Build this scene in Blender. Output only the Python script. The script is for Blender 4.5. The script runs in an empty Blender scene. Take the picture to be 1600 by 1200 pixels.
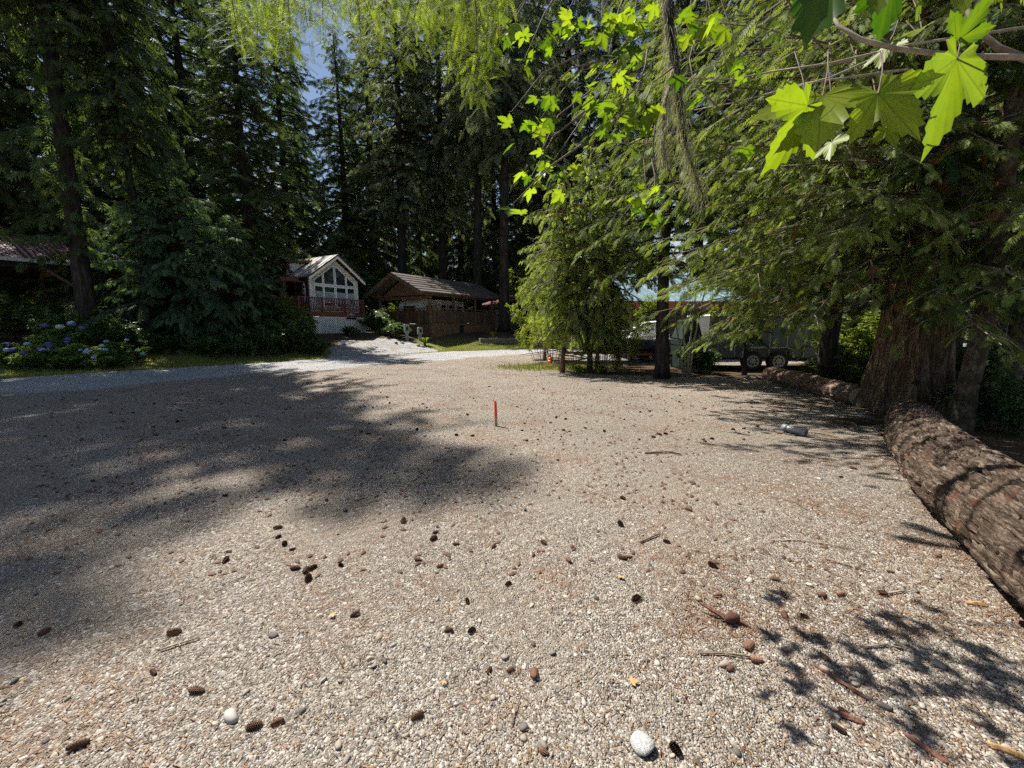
import bpy, math, random
import numpy as np
from mathutils import Vector, Matrix

random.seed(7)
rng = np.random.default_rng(11)
R = math.radians
scene = bpy.context.scene
COL = scene.collection

# ------------------------------------------------------------------ camera
CAM_H, PITCH, FPX = 1.5, R(8.44), 620.0
cam_d = bpy.data.cameras.new('camera'); cam = bpy.data.objects.new('camera', cam_d); COL.objects.link(cam)
cam.location = (0, 0, CAM_H); cam.rotation_euler = (R(90) - PITCH, 0, 0)
cam_d.sensor_width = 36.0; cam_d.lens = 36.0 * FPX / 1600.0
cam_d.clip_start = 0.05; cam_d.clip_end = 2000
scene.camera = cam

# ------------------------------------------------------------------ world, sun, exposure
SUN_EL, SUN_AZ = R(58), R(-53)          # azimuth measured from +Y towards +X
w = bpy.data.worlds.new('World'); scene.world = w; w.use_nodes = True
nt = w.node_tree; nt.nodes.clear()
wo = nt.nodes.new('ShaderNodeOutputWorld'); bg = nt.nodes.new('ShaderNodeBackground')
sky = nt.nodes.new('ShaderNodeTexSky'); sky.sky_type = 'NISHITA'; sky.sun_disc = False
sky.sun_elevation = SUN_EL; sky.sun_rotation = SUN_AZ; sky.air_density = 1.0; sky.dust_density = 0.6; sky.ozone_density = 1.5
tc = nt.nodes.new('ShaderNodeTexCoord'); cn = nt.nodes.new('ShaderNodeTexNoise')
cn.inputs['Scale'].default_value = 3.2; cn.inputs['Detail'].default_value = 7; cn.inputs['Distortion'].default_value = 0.4
cr = nt.nodes.new('ShaderNodeValToRGB'); cr.color_ramp.elements[0].position = 0.52; cr.color_ramp.elements[1].position = 0.78
cr.color_ramp.elements[1].color = (0.8, 0.8, 0.8, 1)
cm = nt.nodes.new('ShaderNodeMix'); cm.data_type = 'RGBA'; cm.inputs[7].default_value = (9.5, 10.0, 10.6, 1)
nt.links.new(tc.outputs['Generated'], cn.inputs['Vector']); nt.links.new(cn.outputs['Fac'], cr.inputs['Fac'])
nt.links.new(cr.outputs['Color'], cm.inputs[0]); nt.links.new(sky.outputs['Color'], cm.inputs[6])
nt.links.new(cm.outputs[2], bg.inputs['Color']); bg.inputs['Strength'].default_value = 0.055
nt.links.new(bg.outputs['Background'], wo.inputs['Surface'])
sun_d = bpy.data.lights.new('sun', 'SUN'); sun_d.energy = 5.0; sun_d.angle = R(0.53); sun_d.color = (1.0, 0.955, 0.88)
sun = bpy.data.objects.new('sun', sun_d); COL.objects.link(sun)
SUN_V = Vector((math.sin(SUN_AZ) * math.cos(SUN_EL), math.cos(SUN_AZ) * math.cos(SUN_EL), math.sin(SUN_EL)))
sun.rotation_euler = SUN_V.to_track_quat('Z', 'Y').to_euler(); sun.location = (-10, 10, 30)
vs = scene.view_settings; vs.view_transform = 'Standard'; vs.look = 'None'; vs.gamma = 1; vs.use_curve_mapping = False
vs.exposure = 0.98
cy = scene.cycles
cy.max_bounces = 4; cy.diffuse_bounces = 2; cy.glossy_bounces = 2; cy.transmission_bounces = 3; cy.transparent_max_bounces = 4
cy.use_denoising = False
cy.use_adaptive_sampling = True; cy.adaptive_threshold = 0.03; cy.adaptive_min_samples = 32
w.cycles.sampling_method = 'MANUAL'; w.cycles.sample_map_resolution = 256
cy.sample_clamp_indirect = 6

# ------------------------------------------------------------------ helpers
def tag(o, label=None, cat=None, group=None, kind=None):
    if label: o['label'] = label
    if cat: o['category'] = cat
    if group: o['group'] = group
    if kind: o['kind'] = kind
    return o

def link(o, parent=None):
    COL.objects.link(o)
    if parent is not None: o.parent = parent
    return o

def empty(name, loc=(0, 0, 0), rz=0, label=None, cat=None, group=None):
    o = bpy.data.objects.new(name, None); o.empty_display_size = 0.2
    o.location = loc; o.rotation_euler = (0, 0, rz); link(o)
    return tag(o, label, cat, group)

def np_mesh(name, V, F, mat=None, attrs=None, smooth=False):
    """V (n,3); F (m,k) with constant k"""
    V = np.ascontiguousarray(V, dtype=np.float32); F = np.ascontiguousarray(F, dtype=np.int32)
    me = bpy.data.meshes.new(name); m, k = F.shape
    me.vertices.add(len(V)); me.vertices.foreach_set('co', V.ravel())
    me.loops.add(m * k); me.loops.foreach_set('vertex_index', F.ravel())
    me.polygons.add(m); me.polygons.foreach_set('loop_start', np.arange(0, m * k, k, dtype=np.int32))
    try: me.polygons.foreach_set('loop_total', np.full(m, k, dtype=np.int32))
    except Exception: pass
    if smooth: me.polygons.foreach_set('use_smooth', np.ones(m, dtype=bool))
    if attrs:
        for n, a in attrs.items():
            at = me.attributes.new(n, 'FLOAT', 'POINT'); at.data.foreach_set('value', np.ascontiguousarray(a, dtype=np.float32))
    me.update(calc_edges=True); me.validate()
    if mat: me.materials.append(mat)
    return me

def np_obj(name, V, F, mat=None, parent=None, attrs=None, smooth=False):
    return link(bpy.data.objects.new(name, np_mesh(name, V, F, mat, attrs, smooth)), parent)

class MB:
    """collects boxes, prisms and tubes; build() links them as one mesh"""
    def __init__(s): s.v = []; s.f = []
    def add(s, vs, fs):
        n = len(s.v); s.v += [tuple(p) for p in vs]; s.f += [tuple(i + n for i in f) for f in fs]; return s
    def box(s, x0, x1, y0, y1, z0, z1):
        return s.add([(x0, y0, z0), (x1, y0, z0), (x1, y1, z0), (x0, y1, z0), (x0, y0, z1), (x1, y0, z1), (x1, y1, z1), (x0, y1, z1)],
                     [(3, 2, 1, 0), (4, 5, 6, 7), (0, 1, 5, 4), (1, 2, 6, 5), (2, 3, 7, 6), (3, 0, 4, 7)])
    def prism(s, poly, fn, a, b):
        """poly: 2D points, fn(p,q,t) -> 3D; extruded from t=a to t=b"""
        n = len(poly)
        vs = [fn(p, q, a) for p, q in poly] + [fn(p, q, b) for p, q in poly]
        fs = [tuple(range(n - 1, -1, -1)), tuple(range(n, 2 * n))] + [(i, (i + 1) % n, n + (i + 1) % n, n + i) for i in range(n)]
        return s.add(vs, fs)
    def beam(s, a, b, wdt, hgt, up=(0, 0, 1)):
        a, b = Vector(a), Vector(b); d = (b - a).normalized(); u = Vector(up)
        sd = d.cross(u)
        if sd.length < 1e-4: sd = d.cross(Vector((1, 0, 0)))
        sd.normalize(); u = sd.cross(d).normalized()
        o = [(-1, -1), (1, -1), (1, 1), (-1, 1)]
        vs = [p + sd * (i * wdt / 2) + u * (j * hgt / 2) for p in (a, b) for i, j in o]
        return s.add(vs, [(3, 2, 1, 0), (4, 5, 6, 7), (0, 1, 5, 4), (1, 2, 6, 5), (2, 3, 7, 6), (3, 0, 4, 7)])
    def tube(s, pts, rad, n=8, cap=True):
        pts = [Vector(p) for p in pts]
        if not hasattr(rad, '__len__'): rad = [rad] * len(pts)
        vs = []; fs = []; ref = Vector((0.31, 0.17, 0.93))
        for i, p in enumerate(pts):
            d = (pts[min(i + 1, len(pts) - 1)] - pts[max(i - 1, 0)]).normalized()
            sd = d.cross(ref)
            if sd.length < 1e-3: sd = d.cross(Vector((1, 0, 0)))
            sd.normalize(); u = sd.cross(d)
            for k in range(n):
                a = 2 * math.pi * k / n; vs.append(p + (sd * math.cos(a) + u * math.sin(a)) * rad[i])
        for i in range(len(pts) - 1):
            for k in range(n):
                k2 = (k + 1) % n; fs.append((i * n + k, i * n + k2, (i + 1) * n + k2, (i + 1) * n + k))
        if cap: fs += [tuple(range(n - 1, -1, -1)), tuple(range((len(pts) - 1) * n, len(pts) * n))]
        return s.add(vs, fs)
    def mesh(s, name, mat=None, smooth=False):
        me = bpy.data.meshes.new(name); me.from_pydata(s.v, [], s.f); me.update()
        if mat: me.materials.append(mat)
        if smooth: me.polygons.foreach_set('use_smooth', [True] * len(me.polygons))
        return me
    def build(s, name, mat=None, parent=None, smooth=False, bevel=0):
        o = link(bpy.data.objects.new(name, s.mesh(name, mat, smooth)), parent)
        if bevel:
            b = o.modifiers.new('bevel', 'BEVEL'); b.width = bevel; b.segments = 2; b.limit_method = 'ANGLE'
        return o

def box(name, mat, parent, x0, x1, y0, y1, z0, z1, bevel=0):
    return MB().box(x0, x1, y0, y1, z0, z1).build(name, mat, parent, bevel=bevel)

def copy_tree(o, parent=None):
    c = o.copy(); COL.objects.link(c); c.parent = parent
    for ch in o.children: copy_tree(ch, c)
    return c

def ux(u, Y): return (u - 800) / FPX * Y * 0.99     # x of a point seen in column u at distance Y

# ------------------------------------------------------------------ materials
def new_mat(name):
    m = bpy.data.materials.new(name); m.use_nodes = True; t = m.node_tree; t.nodes.clear()
    out = t.nodes.new('ShaderNodeOutputMaterial'); b = t.nodes.new('ShaderNodeBsdfPrincipled')
    t.links.new(b.outputs[0], out.inputs[0]); return m, t, b, out

def N(t, typ, **kw):
    n = t.nodes.new(typ)
    for k, v in kw.items():
        if k.startswith('i_'): n.inputs[k[2:].replace('_', ' ')].default_value = v
        else: setattr(n, k, v)
    return n

def ramp(t, stops, interp='LINEAR'):
    r = t.nodes.new('ShaderNodeValToRGB'); e = r.color_ramp; e.interpolation = interp
    while len(e.elements) > 1: e.elements.remove(e.elements[0])
    e.elements[0].position = stops[0][0]; e.elements[0].color = (*stops[0][1], 1)
    for p, c in stops[1:]:
        x = e.elements.new(p); x.color = (*c, 1)
    return r

def mixc(t, fac, a, b, mode='MIX'):
    m = t.nodes.new('ShaderNodeMix'); m.data_type = 'RGBA'; m.blend_type = mode
    for i, s in ((0, fac), (6, a), (7, b)):
        if hasattr(s, 'is_linked') or hasattr(s, 'links'): t.links.new(s, m.inputs[i])
        elif i == 0: m.inputs[0].default_value = s
        else: m.inputs[i].default_value = (*s, 1)
    return m.outputs[2]

def math_n(t, op, a, b=None, c=None):
    m = t.nodes.new('ShaderNodeMath'); m.operation = op
    for i, s in enumerate((a, b, c)):
        if s is None: continue
        if hasattr(s, 'links'): t.links.new(s, m.inputs[i])
        else: m.inputs[i].default_value = s
    return m.outputs[0]

def simple_mat(name, col, rough=0.7, var=0.12, scale=6.0, metal=0.0, bump=0.0, bscale=None, spec=0.5, stretch=None):
    """painted / wooden / stone surface with soft uneven colour and relief"""
    m, t, b, out = new_mat(name)
    tcn = N(t, 'ShaderNodeTexCoord'); mp = N(t, 'ShaderNodeMapping')
    t.links.new(tcn.outputs['Object'], mp.inputs['Vector'])
    if stretch: mp.inputs['Scale'].default_value = stretch
    nz = N(t, 'ShaderNodeTexNoise', i_Scale=scale, i_Detail=6, i_Roughness=0.65); t.links.new(mp.outputs[0], nz.inputs['Vector'])
    r = ramp(t, [(0.25, tuple(max(0, c * (1 - 2 * var)) for c in col)), (0.75, tuple(min(1, c * (1 + 1.6 * var)) for c in col))])
    t.links.new(nz.outputs['Fac'], r.inputs['Fac']); t.links.new(r.outputs['Color'], b.inputs['Base Color'])
    b.inputs['Roughness'].default_value = rough; b.inputs['Metallic'].default_value = metal
    b.inputs['Specular IOR Level'].default_value = spec
    if bump:
        nb = N(t, 'ShaderNodeTexNoise', i_Scale=bscale or scale * 4, i_Detail=5); t.links.new(mp.outputs[0], nb.inputs['Vector'])
        bp = N(t, 'ShaderNodeBump', i_Strength=bump, i_Distance=0.01); t.links.new(nb.outputs['Fac'], bp.inputs['Height'])
        t.links.new(bp.outputs[0], b.inputs['Normal'])
    return m

def leaf_mat(name, dark, light, trans=0.35, tcol=None, rough=0.6, spec=0.14, rnd=0.25, veins=False):
    """foliage: per-leaf tone from the 'tone' attribute, per-plant shift, and real light coming through"""
    m, t, b, out = new_mat(name)
    at = N(t, 'ShaderNodeAttribute', attribute_name='tone'); oi = N(t, 'ShaderNodeObjectInfo')
    f = math_n(t, 'ADD', at.outputs['Fac'], math_n(t, 'MULTIPLY', math_n(t, 'SUBTRACT', oi.outputs['Random'], 0.5), rnd))
    r = ramp(t, [(0.0, dark), (1.0, light)]); t.links.new(f, r.inputs['Fac'])
    col = r.outputs['Color']
    if veins:      # palmate veins fanning from the stalk, and a few blemishes
        tcn = N(t, 'ShaderNodeTexCoord'); sp = N(t, 'ShaderNodeSeparateXYZ'); t.links.new(tcn.outputs['Object'], sp.inputs[0]); vmax = None
        for a in (-118, -62, -31, 0, 31, 62, 118):
            ca, sa = math.cos(R(a)), math.sin(R(a)); wd = 0.008 if abs(a) == 31 else 0.014
            d = math_n(t, 'ABSOLUTE', math_n(t, 'SUBTRACT', math_n(t, 'MULTIPLY', sp.outputs[0], ca), math_n(t, 'MULTIPLY', sp.outputs[1], sa)))
            al = math_n(t, 'GREATER_THAN', math_n(t, 'ADD', math_n(t, 'MULTIPLY', sp.outputs[0], sa), math_n(t, 'MULTIPLY', sp.outputs[1], ca)), 0.0)
            v = math_n(t, 'MULTIPLY', math_n(t, 'MAXIMUM', math_n(t, 'SUBTRACT', 1.0, math_n(t, 'DIVIDE', d, wd)), 0.0), al)
            vmax = v if vmax is None else math_n(t, 'MAXIMUM', vmax, v)
        nb = N(t, 'ShaderNodeTexNoise', i_Scale=5.0, i_Detail=4, i_Roughness=0.7); t.links.new(tcn.outputs['Object'], nb.inputs['Vector'])
        br = ramp(t, [(0.28, (0.55, 0.5, 0.4)), (0.42, (1, 1, 1)), (0.7, (1.15, 1.12, 1.0))]); t.links.new(nb.outputs['Fac'], br.inputs['Fac'])
        col = mixc(t, 1.0, col, br.outputs['Color'], 'MULTIPLY'); col = mixc(t, math_n(t, 'MULTIPLY', vmax, 0.55), col, (0.05, 0.075, 0.01))
    t.links.new(col, b.inputs['Base Color']); b.inputs['Roughness'].default_value = rough
    b.inputs['Specular IOR Level'].default_value = spec
    tr = N(t, 'ShaderNodeBsdfTranslucent')
    tcx = mixc(t, 1.0, col, tcol or (1.9, 1.9, 0.8), 'MULTIPLY'); t.links.new(tcx, tr.inputs['Color'])
    mx = N(t, 'ShaderNodeMixShader'); mx.inputs[0].default_value = trans
    t.links.new(b.outputs[0], mx.inputs[1]); t.links.new(tr.outputs[0], mx.inputs[2]); t.links.new(mx.outputs[0], out.inputs[0])
    return m

def gravel_mat():
    m, t, b, out = new_mat('gravel')
    tcn = N(t, 'ShaderNodeTexCoord'); P = tcn.outputs['Object']
    def vor(scale):
        v = N(t, 'ShaderNodeTexVoronoi', i_Scale=scale); v.inputs['Randomness'].default_value = 1.0; t.links.new(P, v.inputs['Vector']); return v
    def noi(scale, det=3):
        n = N(t, 'ShaderNodeTexNoise', i_Scale=scale, i_Detail=det, i_Roughness=0.6); t.links.new(P, n.inputs['Vector']); return n
    v1, v2 = vor(135), vor(66)
    sep1 = N(t, 'ShaderNodeSeparateColor'); t.links.new(v1.outputs['Color'], sep1.inputs[0])
    sep2 = N(t, 'ShaderNodeSeparateColor'); t.links.new(v2.outputs['Color'], sep2.inputs[0])
    pal = [(0.0, (0.072, 0.062, 0.053)), (0.18, (0.155, 0.132, 0.11)), (0.4, (0.245, 0.208, 0.168)), (0.6, (0.30, 0.24, 0.18)),
           (0.75, (0.35, 0.31, 0.265)), (0.92, (0.44, 0.40, 0.35)), (0.99, (0.56, 0.53, 0.49))]
    r1 = ramp(t, pal); t.links.new(sep1.outputs[0], r1.inputs['Fac'])
    r2 = ramp(t, pal); t.links.new(sep2.outputs[1], r2.inputs['Fac'])
    pick = ramp(t, [(0.66, (0, 0, 0)), (0.70, (1, 1, 1))]); t.links.new(sep2.outputs[2], pick.inputs['Fac'])
    c = mixc(t, pick.outputs['Color'], r1.outputs['Color'], r2.outputs['Color'])
    # reddish needle litter in patches
    n1 = noi(1.3); n2 = noi(14)
    lit = math_n(t, 'MULTIPLY', n1.outputs['Fac'], n2.outputs['Fac'])
    lr = ramp(t, [(0.24, (0, 0, 0)), (0.36, (0.65, 0.65, 0.65))]); t.links.new(lit, lr.inputs['Fac'])
    c = mixc(t, lr.outputs['Color'], c, (0.21, 0.125, 0.075))
    # compacted fine dirt where wheels have passed
    nd = noi(0.9); nf = N(t, 'ShaderNodeTexNoise', i_Scale=160, i_Detail=2); t.links.new(P, nf.inputs['Vector'])
    dr = ramp(t, [(0.5, (0, 0, 0)), (0.64, (0.75, 0.75, 0.75))]); t.links.new(nd.outputs['Fac'], dr.inputs['Fac'])
    df = ramp(t, [(0.3, (0.17, 0.14, 0.11)), (0.7, (0.40, 0.345, 0.275))]); t.links.new(nf.outputs['Fac'], df.inputs['Fac'])
    c = mixc(t, dr.outputs['Color'], c, df.outputs['Color'])
    # crushed pale rock of the road
    at = N(t, 'ShaderNodeAttribute', attribute_name='road'); nr = noi(2.2)
    fr = math_n(t, 'ADD', at.outputs['Fac'], math_n(t, 'MULTIPLY', math_n(t, 'SUBTRACT', nr.outputs['Fac'], 0.5), 0.9))
    rr = ramp(t, [(0.35, (0, 0, 0)), (0.7, (1, 1, 1))]); t.links.new(fr, rr.inputs['Fac'])
    rp = ramp(t, [(0.0, (0.19, 0.192, 0.197)), (0.5, (0.36, 0.357, 0.353)), (1.0, (0.56, 0.55, 0.54))]); t.links.new(sep1.outputs[1], rp.inputs['Fac'])
    c = mixc(t, rr.outputs['Color'], c, rp.outputs['Color'])
    big = noi(0.35); br = ramp(t, [(0.3, (0.86, 0.86, 0.86)), (0.7, (1.1, 1.08, 1.05))]); t.links.new(big.outputs['Fac'], br.inputs['Fac'])
    c = mixc(t, 1.0, c, br.outputs['Color'], 'MULTIPLY')
    t.links.new(c, b.inputs['Base Color']); b.inputs['Roughness'].default_value = 0.85; b.inputs['Specular IOR Level'].default_value = 0.25
    h = math_n(t, 'ADD', math_n(t, 'MULTIPLY', v1.outputs['Distance'], -1.0), math_n(t, 'MULTIPLY', v2.outputs['Distance'], -0.9))
    mpw = N(t, 'ShaderNodeMapping'); mpw.inputs['Rotation'].default_value = (0, 0, R(58)); t.links.new(P, mpw.inputs['Vector'])
    wv = N(t, 'ShaderNodeTexWave', i_Scale=3.2, i_Distortion=5.0, i_Detail=2.0); wv.inputs['Detail Scale'].default_value = 2.5; t.links.new(mpw.outputs[0], wv.inputs['Vector'])
    h = math_n(t, 'ADD', h, math_n(t, 'MULTIPLY', math_n(t, 'MULTIPLY', wv.outputs['Fac'], nd.outputs['Fac']), 1.2))
    bp = N(t, 'ShaderNodeBump', i_Strength=1.0, i_Distance=0.013); t.links.new(h, bp.inputs['Height'])
    t.links.new(bp.outputs[0], b.inputs['Normal'])
    return m

def floor_mat():
    m, t, b, out = new_mat('forest_floor')
    tcn = N(t, 'ShaderNodeTexCoord'); P = tcn.outputs['Object']
    n1 = N(t, 'ShaderNodeTexNoise', i_Scale=3.0, i_Detail=8, i_Roughness=0.7); t.links.new(P, n1.inputs['Vector'])
    r1 = ramp(t, [(0.3, (0.035, 0.024, 0.016)), (0.55, (0.085, 0.058, 0.036)), (0.75, (0.15, 0.10, 0.06))]); t.links.new(n1.outputs['Fac'], r1.inputs['Fac'])
    n2 = N(t, 'ShaderNodeTexNoise', i_Scale=9.0, i_Detail=6, i_Roughness=0.7); t.links.new(P, n2.inputs['Vector'])
    r2 = ramp(t, [(0.3, (0.06, 0.085, 0.02)), (0.5, (0.13, 0.15, 0.04)), (0.7, (0.26, 0.23, 0.09))]); t.links.new(n2.outputs['Fac'], r2.inputs['Fac'])
    at = N(t, 'ShaderNodeAttribute', attribute_name='grass')
    c = mixc(t, at.outputs['Fac'], r1.outputs['Color'], r2.outputs['Color'])
    t.links.new(c, b.inputs['Base Color']); b.inputs['Roughness'].default_value = 0.95; b.inputs['Specular IOR Level'].default_value = 0.1
    bp = N(t, 'ShaderNodeBump', i_Strength=0.8, i_Distance=0.04); t.links.new(n2.outputs['Fac'], bp.inputs['Height']); t.links.new(bp.outputs[0], b.inputs['Normal'])
    return m

def bark_mat(name, cols, sx=16, sz=1.1, patch=None, bump=1.0, dist=0.03, fine=3.2, pth=(0.52, 0.62), attr=None):
    """two sizes of fissure stretched along the trunk"""
    m, t, b, out = new_mat(name)
    tcn = N(t, 'ShaderNodeTexCoord')
    src = N(t, 'ShaderNodeAttribute', attribute_name=attr).outputs['Vector'] if attr else tcn.outputs['Object']
    def st(k):
        mp = N(t, 'ShaderNodeMapping'); mp.inputs['Scale'].default_value = (sx * k, sx * k, sz * k); t.links.new(src, mp.inputs['Vector'])
        n = N(t, 'ShaderNodeTexNoise', i_Scale=1.0, i_Detail=5, i_Roughness=0.65, i_Distortion=0.5); t.links.new(mp.outputs[0], n.inputs['Vector']); return n.outputs['Fac']
    h = math_n(t, 'ADD', math_n(t, 'MULTIPLY', st(1.0), 0.55), math_n(t, 'MULTIPLY', st(fine), 0.45))
    r = ramp(t, [(0.36, cols[0]), (0.5, cols[1]), (0.64, cols[2])]); t.links.new(h, r.inputs['Fac'])
    c = r.outputs['Color']
    if patch:
        n2 = N(t, 'ShaderNodeTexNoise', i_Scale=4.5, i_Detail=5, i_Roughness=0.7); t.links.new(tcn.outputs['Object'], n2.inputs['Vector'])
        pr = ramp(t, [(pth[0], (0, 0, 0)), (pth[1], (1, 1, 1))]); t.links.new(n2.outputs['Fac'], pr.inputs['Fac'])
        pc = mixc(t, 0.75, c, patch); c = mixc(t, pr.outputs['Color'], c, pc)
    t.links.new(c, b.inputs['Base Color']); b.inputs['Roughness'].default_value = 0.9; b.inputs['Specular IOR Level'].default_value = 0.12
    bp = N(t, 'ShaderNodeBump', i_Strength=bump, i_Distance=dist); t.links.new(h, bp.inputs['Height']); t.links.new(bp.outputs[0], b.inputs['Normal'])
    return m

def pebble_mat(name):
    m, t, b, out = new_mat(name)
    at = N(t, 'ShaderNodeAttribute', attribute_name='tone'); oi = N(t, 'ShaderNodeObjectInfo')
    f = math_n(t, 'FRACT', math_n(t, 'ADD', at.outputs['Fac'], oi.outputs['Random']))
    r = ramp(t, [(0.0, (0.07, 0.063, 0.057)), (0.2, (0.16, 0.14, 0.12)), (0.42, (0.25, 0.215, 0.175)), (0.6, (0.31, 0.26, 0.20)), (0.75, (0.34, 0.325, 0.305)),
                 (0.88, (0.44, 0.40, 0.35)), (0.94, (0.40, 0.34, 0.23)), (1.0, (0.46, 0.445, 0.42))])
    t.links.new(f, r.inputs['Fac'])
    tcn = N(t, 'ShaderNodeTexCoord'); nz = N(t, 'ShaderNodeTexNoise', i_Scale=120, i_Detail=4); t.links.new(tcn.outputs['Object'], nz.inputs['Vector'])
    br = ramp(t, [(0.3, (0.8, 0.8, 0.8)), (0.7, (1.12, 1.12, 1.12))]); t.links.new(nz.outputs['Fac'], br.inputs['Fac'])
    t.links.new(mixc(t, 1.0, r.outputs['Color'], br.outputs['Color'], 'MULTIPLY'), b.inputs['Base Color'])
    b.inputs['Roughness'].default_value = 0.75; b.inputs['Specular IOR Level'].default_value = 0.3
    return m

def glass_mat(name, col=(0.02, 0.025, 0.028)):
    m, t, b, out = new_mat(name)
    b.inputs['Base Color'].default_value = (*col, 1); b.inputs['Roughness'].default_value = 0.06; b.inputs['Specular IOR Level'].default_value = 0.7
    return m

def plank_mat(name, col, pitch=0.14, axis=0, var=0.25, groove=0.5):
    """boards: fine vertical joints too thin to pick apart at this distance"""
    m, t, b, out = new_mat(name)
    tcn = N(t, 'ShaderNodeTexCoord'); sp = N(t, 'ShaderNodeSeparateXYZ'); t.links.new(tcn.outputs['Object'], sp.inputs[0])
    q = math_n(t, 'DIVIDE', sp.outputs[axis], pitch)
    idx = math_n(t, 'FLOOR', q); fr = math_n(t, 'FRACT', q)
    wn = N(t, 'ShaderNodeTexWhiteNoise', noise_dimensions='1D'); t.links.new(idx, wn.inputs['W'])
    r = ramp(t, [(0, tuple(c * (1 - var) for c in col)), (1, tuple(c * (1 + var) for c in col))]); t.links.new(wn.outputs['Value'], r.inputs['Fac'])
    nz = N(t, 'ShaderNodeTexNoise', i_Scale=7, i_Detail=6); t.links.new(tcn.outputs['Object'], nz.inputs['Vector'])
    nr = ramp(t, [(0.3, (0.75, 0.75, 0.75)), (0.7, (1.2, 1.18, 1.15))]); t.links.new(nz.outputs['Fac'], nr.inputs['Fac'])
    t.links.new(mixc(t, 1.0, r.outputs['Color'], nr.outputs['Color'], 'MULTIPLY'), b.inputs['Base Color'])
    g = math_n(t, 'GREATER_THAN', fr, 0.1); bp = N(t, 'ShaderNodeBump', i_Strength=groove, i_Distance=0.02)
    t.links.new(g, bp.inputs['Height']); t.links.new(bp.outputs[0], b.inputs['Normal'])
    b.inputs['Roughness'].default_value = 0.8; b.inputs['Specular IOR Level'].default_value = 0.2
    return m

M = {}
M['gravel'] = gravel_mat(); M['floor'] = floor_mat(); M['pebble'] = pebble_mat('pebble')
M['fir_bark'] = bark_mat('fir_bark', [(0.010, 0.008, 0.007), (0.036, 0.029, 0.024), (0.085, 0.073, 0.062)], 7, 1.5)
M['cedar_bark'] = bark_mat('cedar_bark', [(0.016, 0.010, 0.007), (0.13, 0.085, 0.055), (0.36, 0.275, 0.195)], 17, 0.7, bump=1.0, dist=0.06)
M['log_bark'] = bark_mat('log_bark', [(0.012, 0.008, 0.006), (0.085, 0.060, 0.043), (0.27, 0.215, 0.165)], 17, 4.0, patch=(0.16, 0.065, 0.038), bump=1.0, dist=0.08, pth=(0.57, 0.65), attr='barkco')
M['peeled_log'] = bark_mat('peeled_log', [(0.03, 0.02, 0.016), (0.15, 0.10, 0.078), (0.34, 0.28, 0.24)], 9, 4.0, patch=(0.36, 0.19, 0.06), bump=0.8, pth=(0.55, 0.62), attr='barkco')
M['twig'] = simple_mat('twig', (0.17, 0.125, 0.09), 0.85, 0.3, 30)
M['twig_pale'] = simple_mat('twig_pale', (0.33, 0.28, 0.21), 0.8, 0.25, 30)
M['fir'] = leaf_mat('fir_needles', (0.030, 0.055, 0.020), (0.125, 0.175, 0.070), 0.32)
M['fir_grey'] = leaf_mat('fir_needles_grey', (0.050, 0.075, 0.038), (0.21, 0.245, 0.14), 0.38)
M['cedar'] = leaf_mat('cedar_sprays', (0.065, 0.105, 0.026), (0.31, 0.37, 0.12), 0.46)
M['cedar_dark'] = leaf_mat('cedar_sprays_dark', (0.035, 0.075, 0.034), (0.13, 0.20, 0.095), 0.32)
M['hemlock'] = leaf_mat('hemlock_sprays', (0.016, 0.034, 0.008), (0.225, 0.28, 0.075), 0.42)
M['bough'] = leaf_mat('overhead_needles', (0.10, 0.15, 0.02), (0.28, 0.34, 0.06), 0.55, (1.85, 1.9, 0.8))
M['maple'] = leaf_mat('maple_leaf', (0.035, 0.085, 0.008), (0.20, 0.25, 0.022), 0.55, (1.75, 1.9, 0.5), 0.45, 0.35, 1.0, True)
M['vine_maple'] = leaf_mat('vine_maple_leaf', (0.07, 0.12, 0.02), (0.24, 0.28, 0.05), 0.5, (2.0, 1.9, 0.6))
M['shrub'] = leaf_mat('shrub_leaf', (0.03, 0.065, 0.02), (0.12, 0.18, 0.055), 0.32, None, 0.4, 0.5)
M['hyd_leaf'] = leaf_mat('hydrangea_leaf', (0.05, 0.10, 0.02), (0.20, 0.28, 0.08), 0.42)
M['grass'] = leaf_mat('grass_blades', (0.09, 0.13, 0.025), (0.32, 0.30, 0.11), 0.4, (1.5, 1.5, 0.7))
M['dead'] = leaf_mat('dead_sprays', (0.10, 0.045, 0.02), (0.26, 0.13, 0.05), 0.3, (1.5, 1.2, 0.8))
M['lichen'] = leaf_mat('beard_lichen', (0.20, 0.21, 0.12), (0.46, 0.45, 0.29), 0.4, (1.4, 1.4, 0.9))
M['needle_litter'] = leaf_mat('needle_litter', (0.10, 0.055, 0.035), (0.34, 0.22, 0.13), 0.15, (1.2, 1.0, 0.8))
M['cone'] = leaf_mat('fir_cone', (0.035, 0.016, 0.010), (0.25, 0.135, 0.085), 0.03, (1, 1, 1), 0.7, 0.3, 0.8)
M['white'] = simple_mat('white_paint', (0.88, 0.87, 0.84), 0.55, 0.05)
M['siding'] = plank_mat('cream_siding', (0.80, 0.77, 0.66), 0.12, 2, 0.04, 0.9)
M['brown'] = simple_mat('redwood_stain', (0.16, 0.055, 0.035), 0.6, 0.25, 5, stretch=(1, 1, 4))
M['brown_wall'] = plank_mat('dark_red_wall', (0.12, 0.04, 0.03), 0.15, 2, 0.15)
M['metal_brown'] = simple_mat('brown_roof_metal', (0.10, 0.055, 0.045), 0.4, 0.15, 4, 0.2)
M['metal_sunlit'] = simple_mat('sunlit_roof_metal', (0.60, 0.55, 0.53), 0.28, 0.2, 3, 0.3)  # paled: the sunlit left slope has its brightness put into the colour
M['glass'] = glass_mat('window_glass'); M['blind'] = simple_mat('window_blind', (0.36, 0.42, 0.42), 0.5, 0.1)
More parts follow.
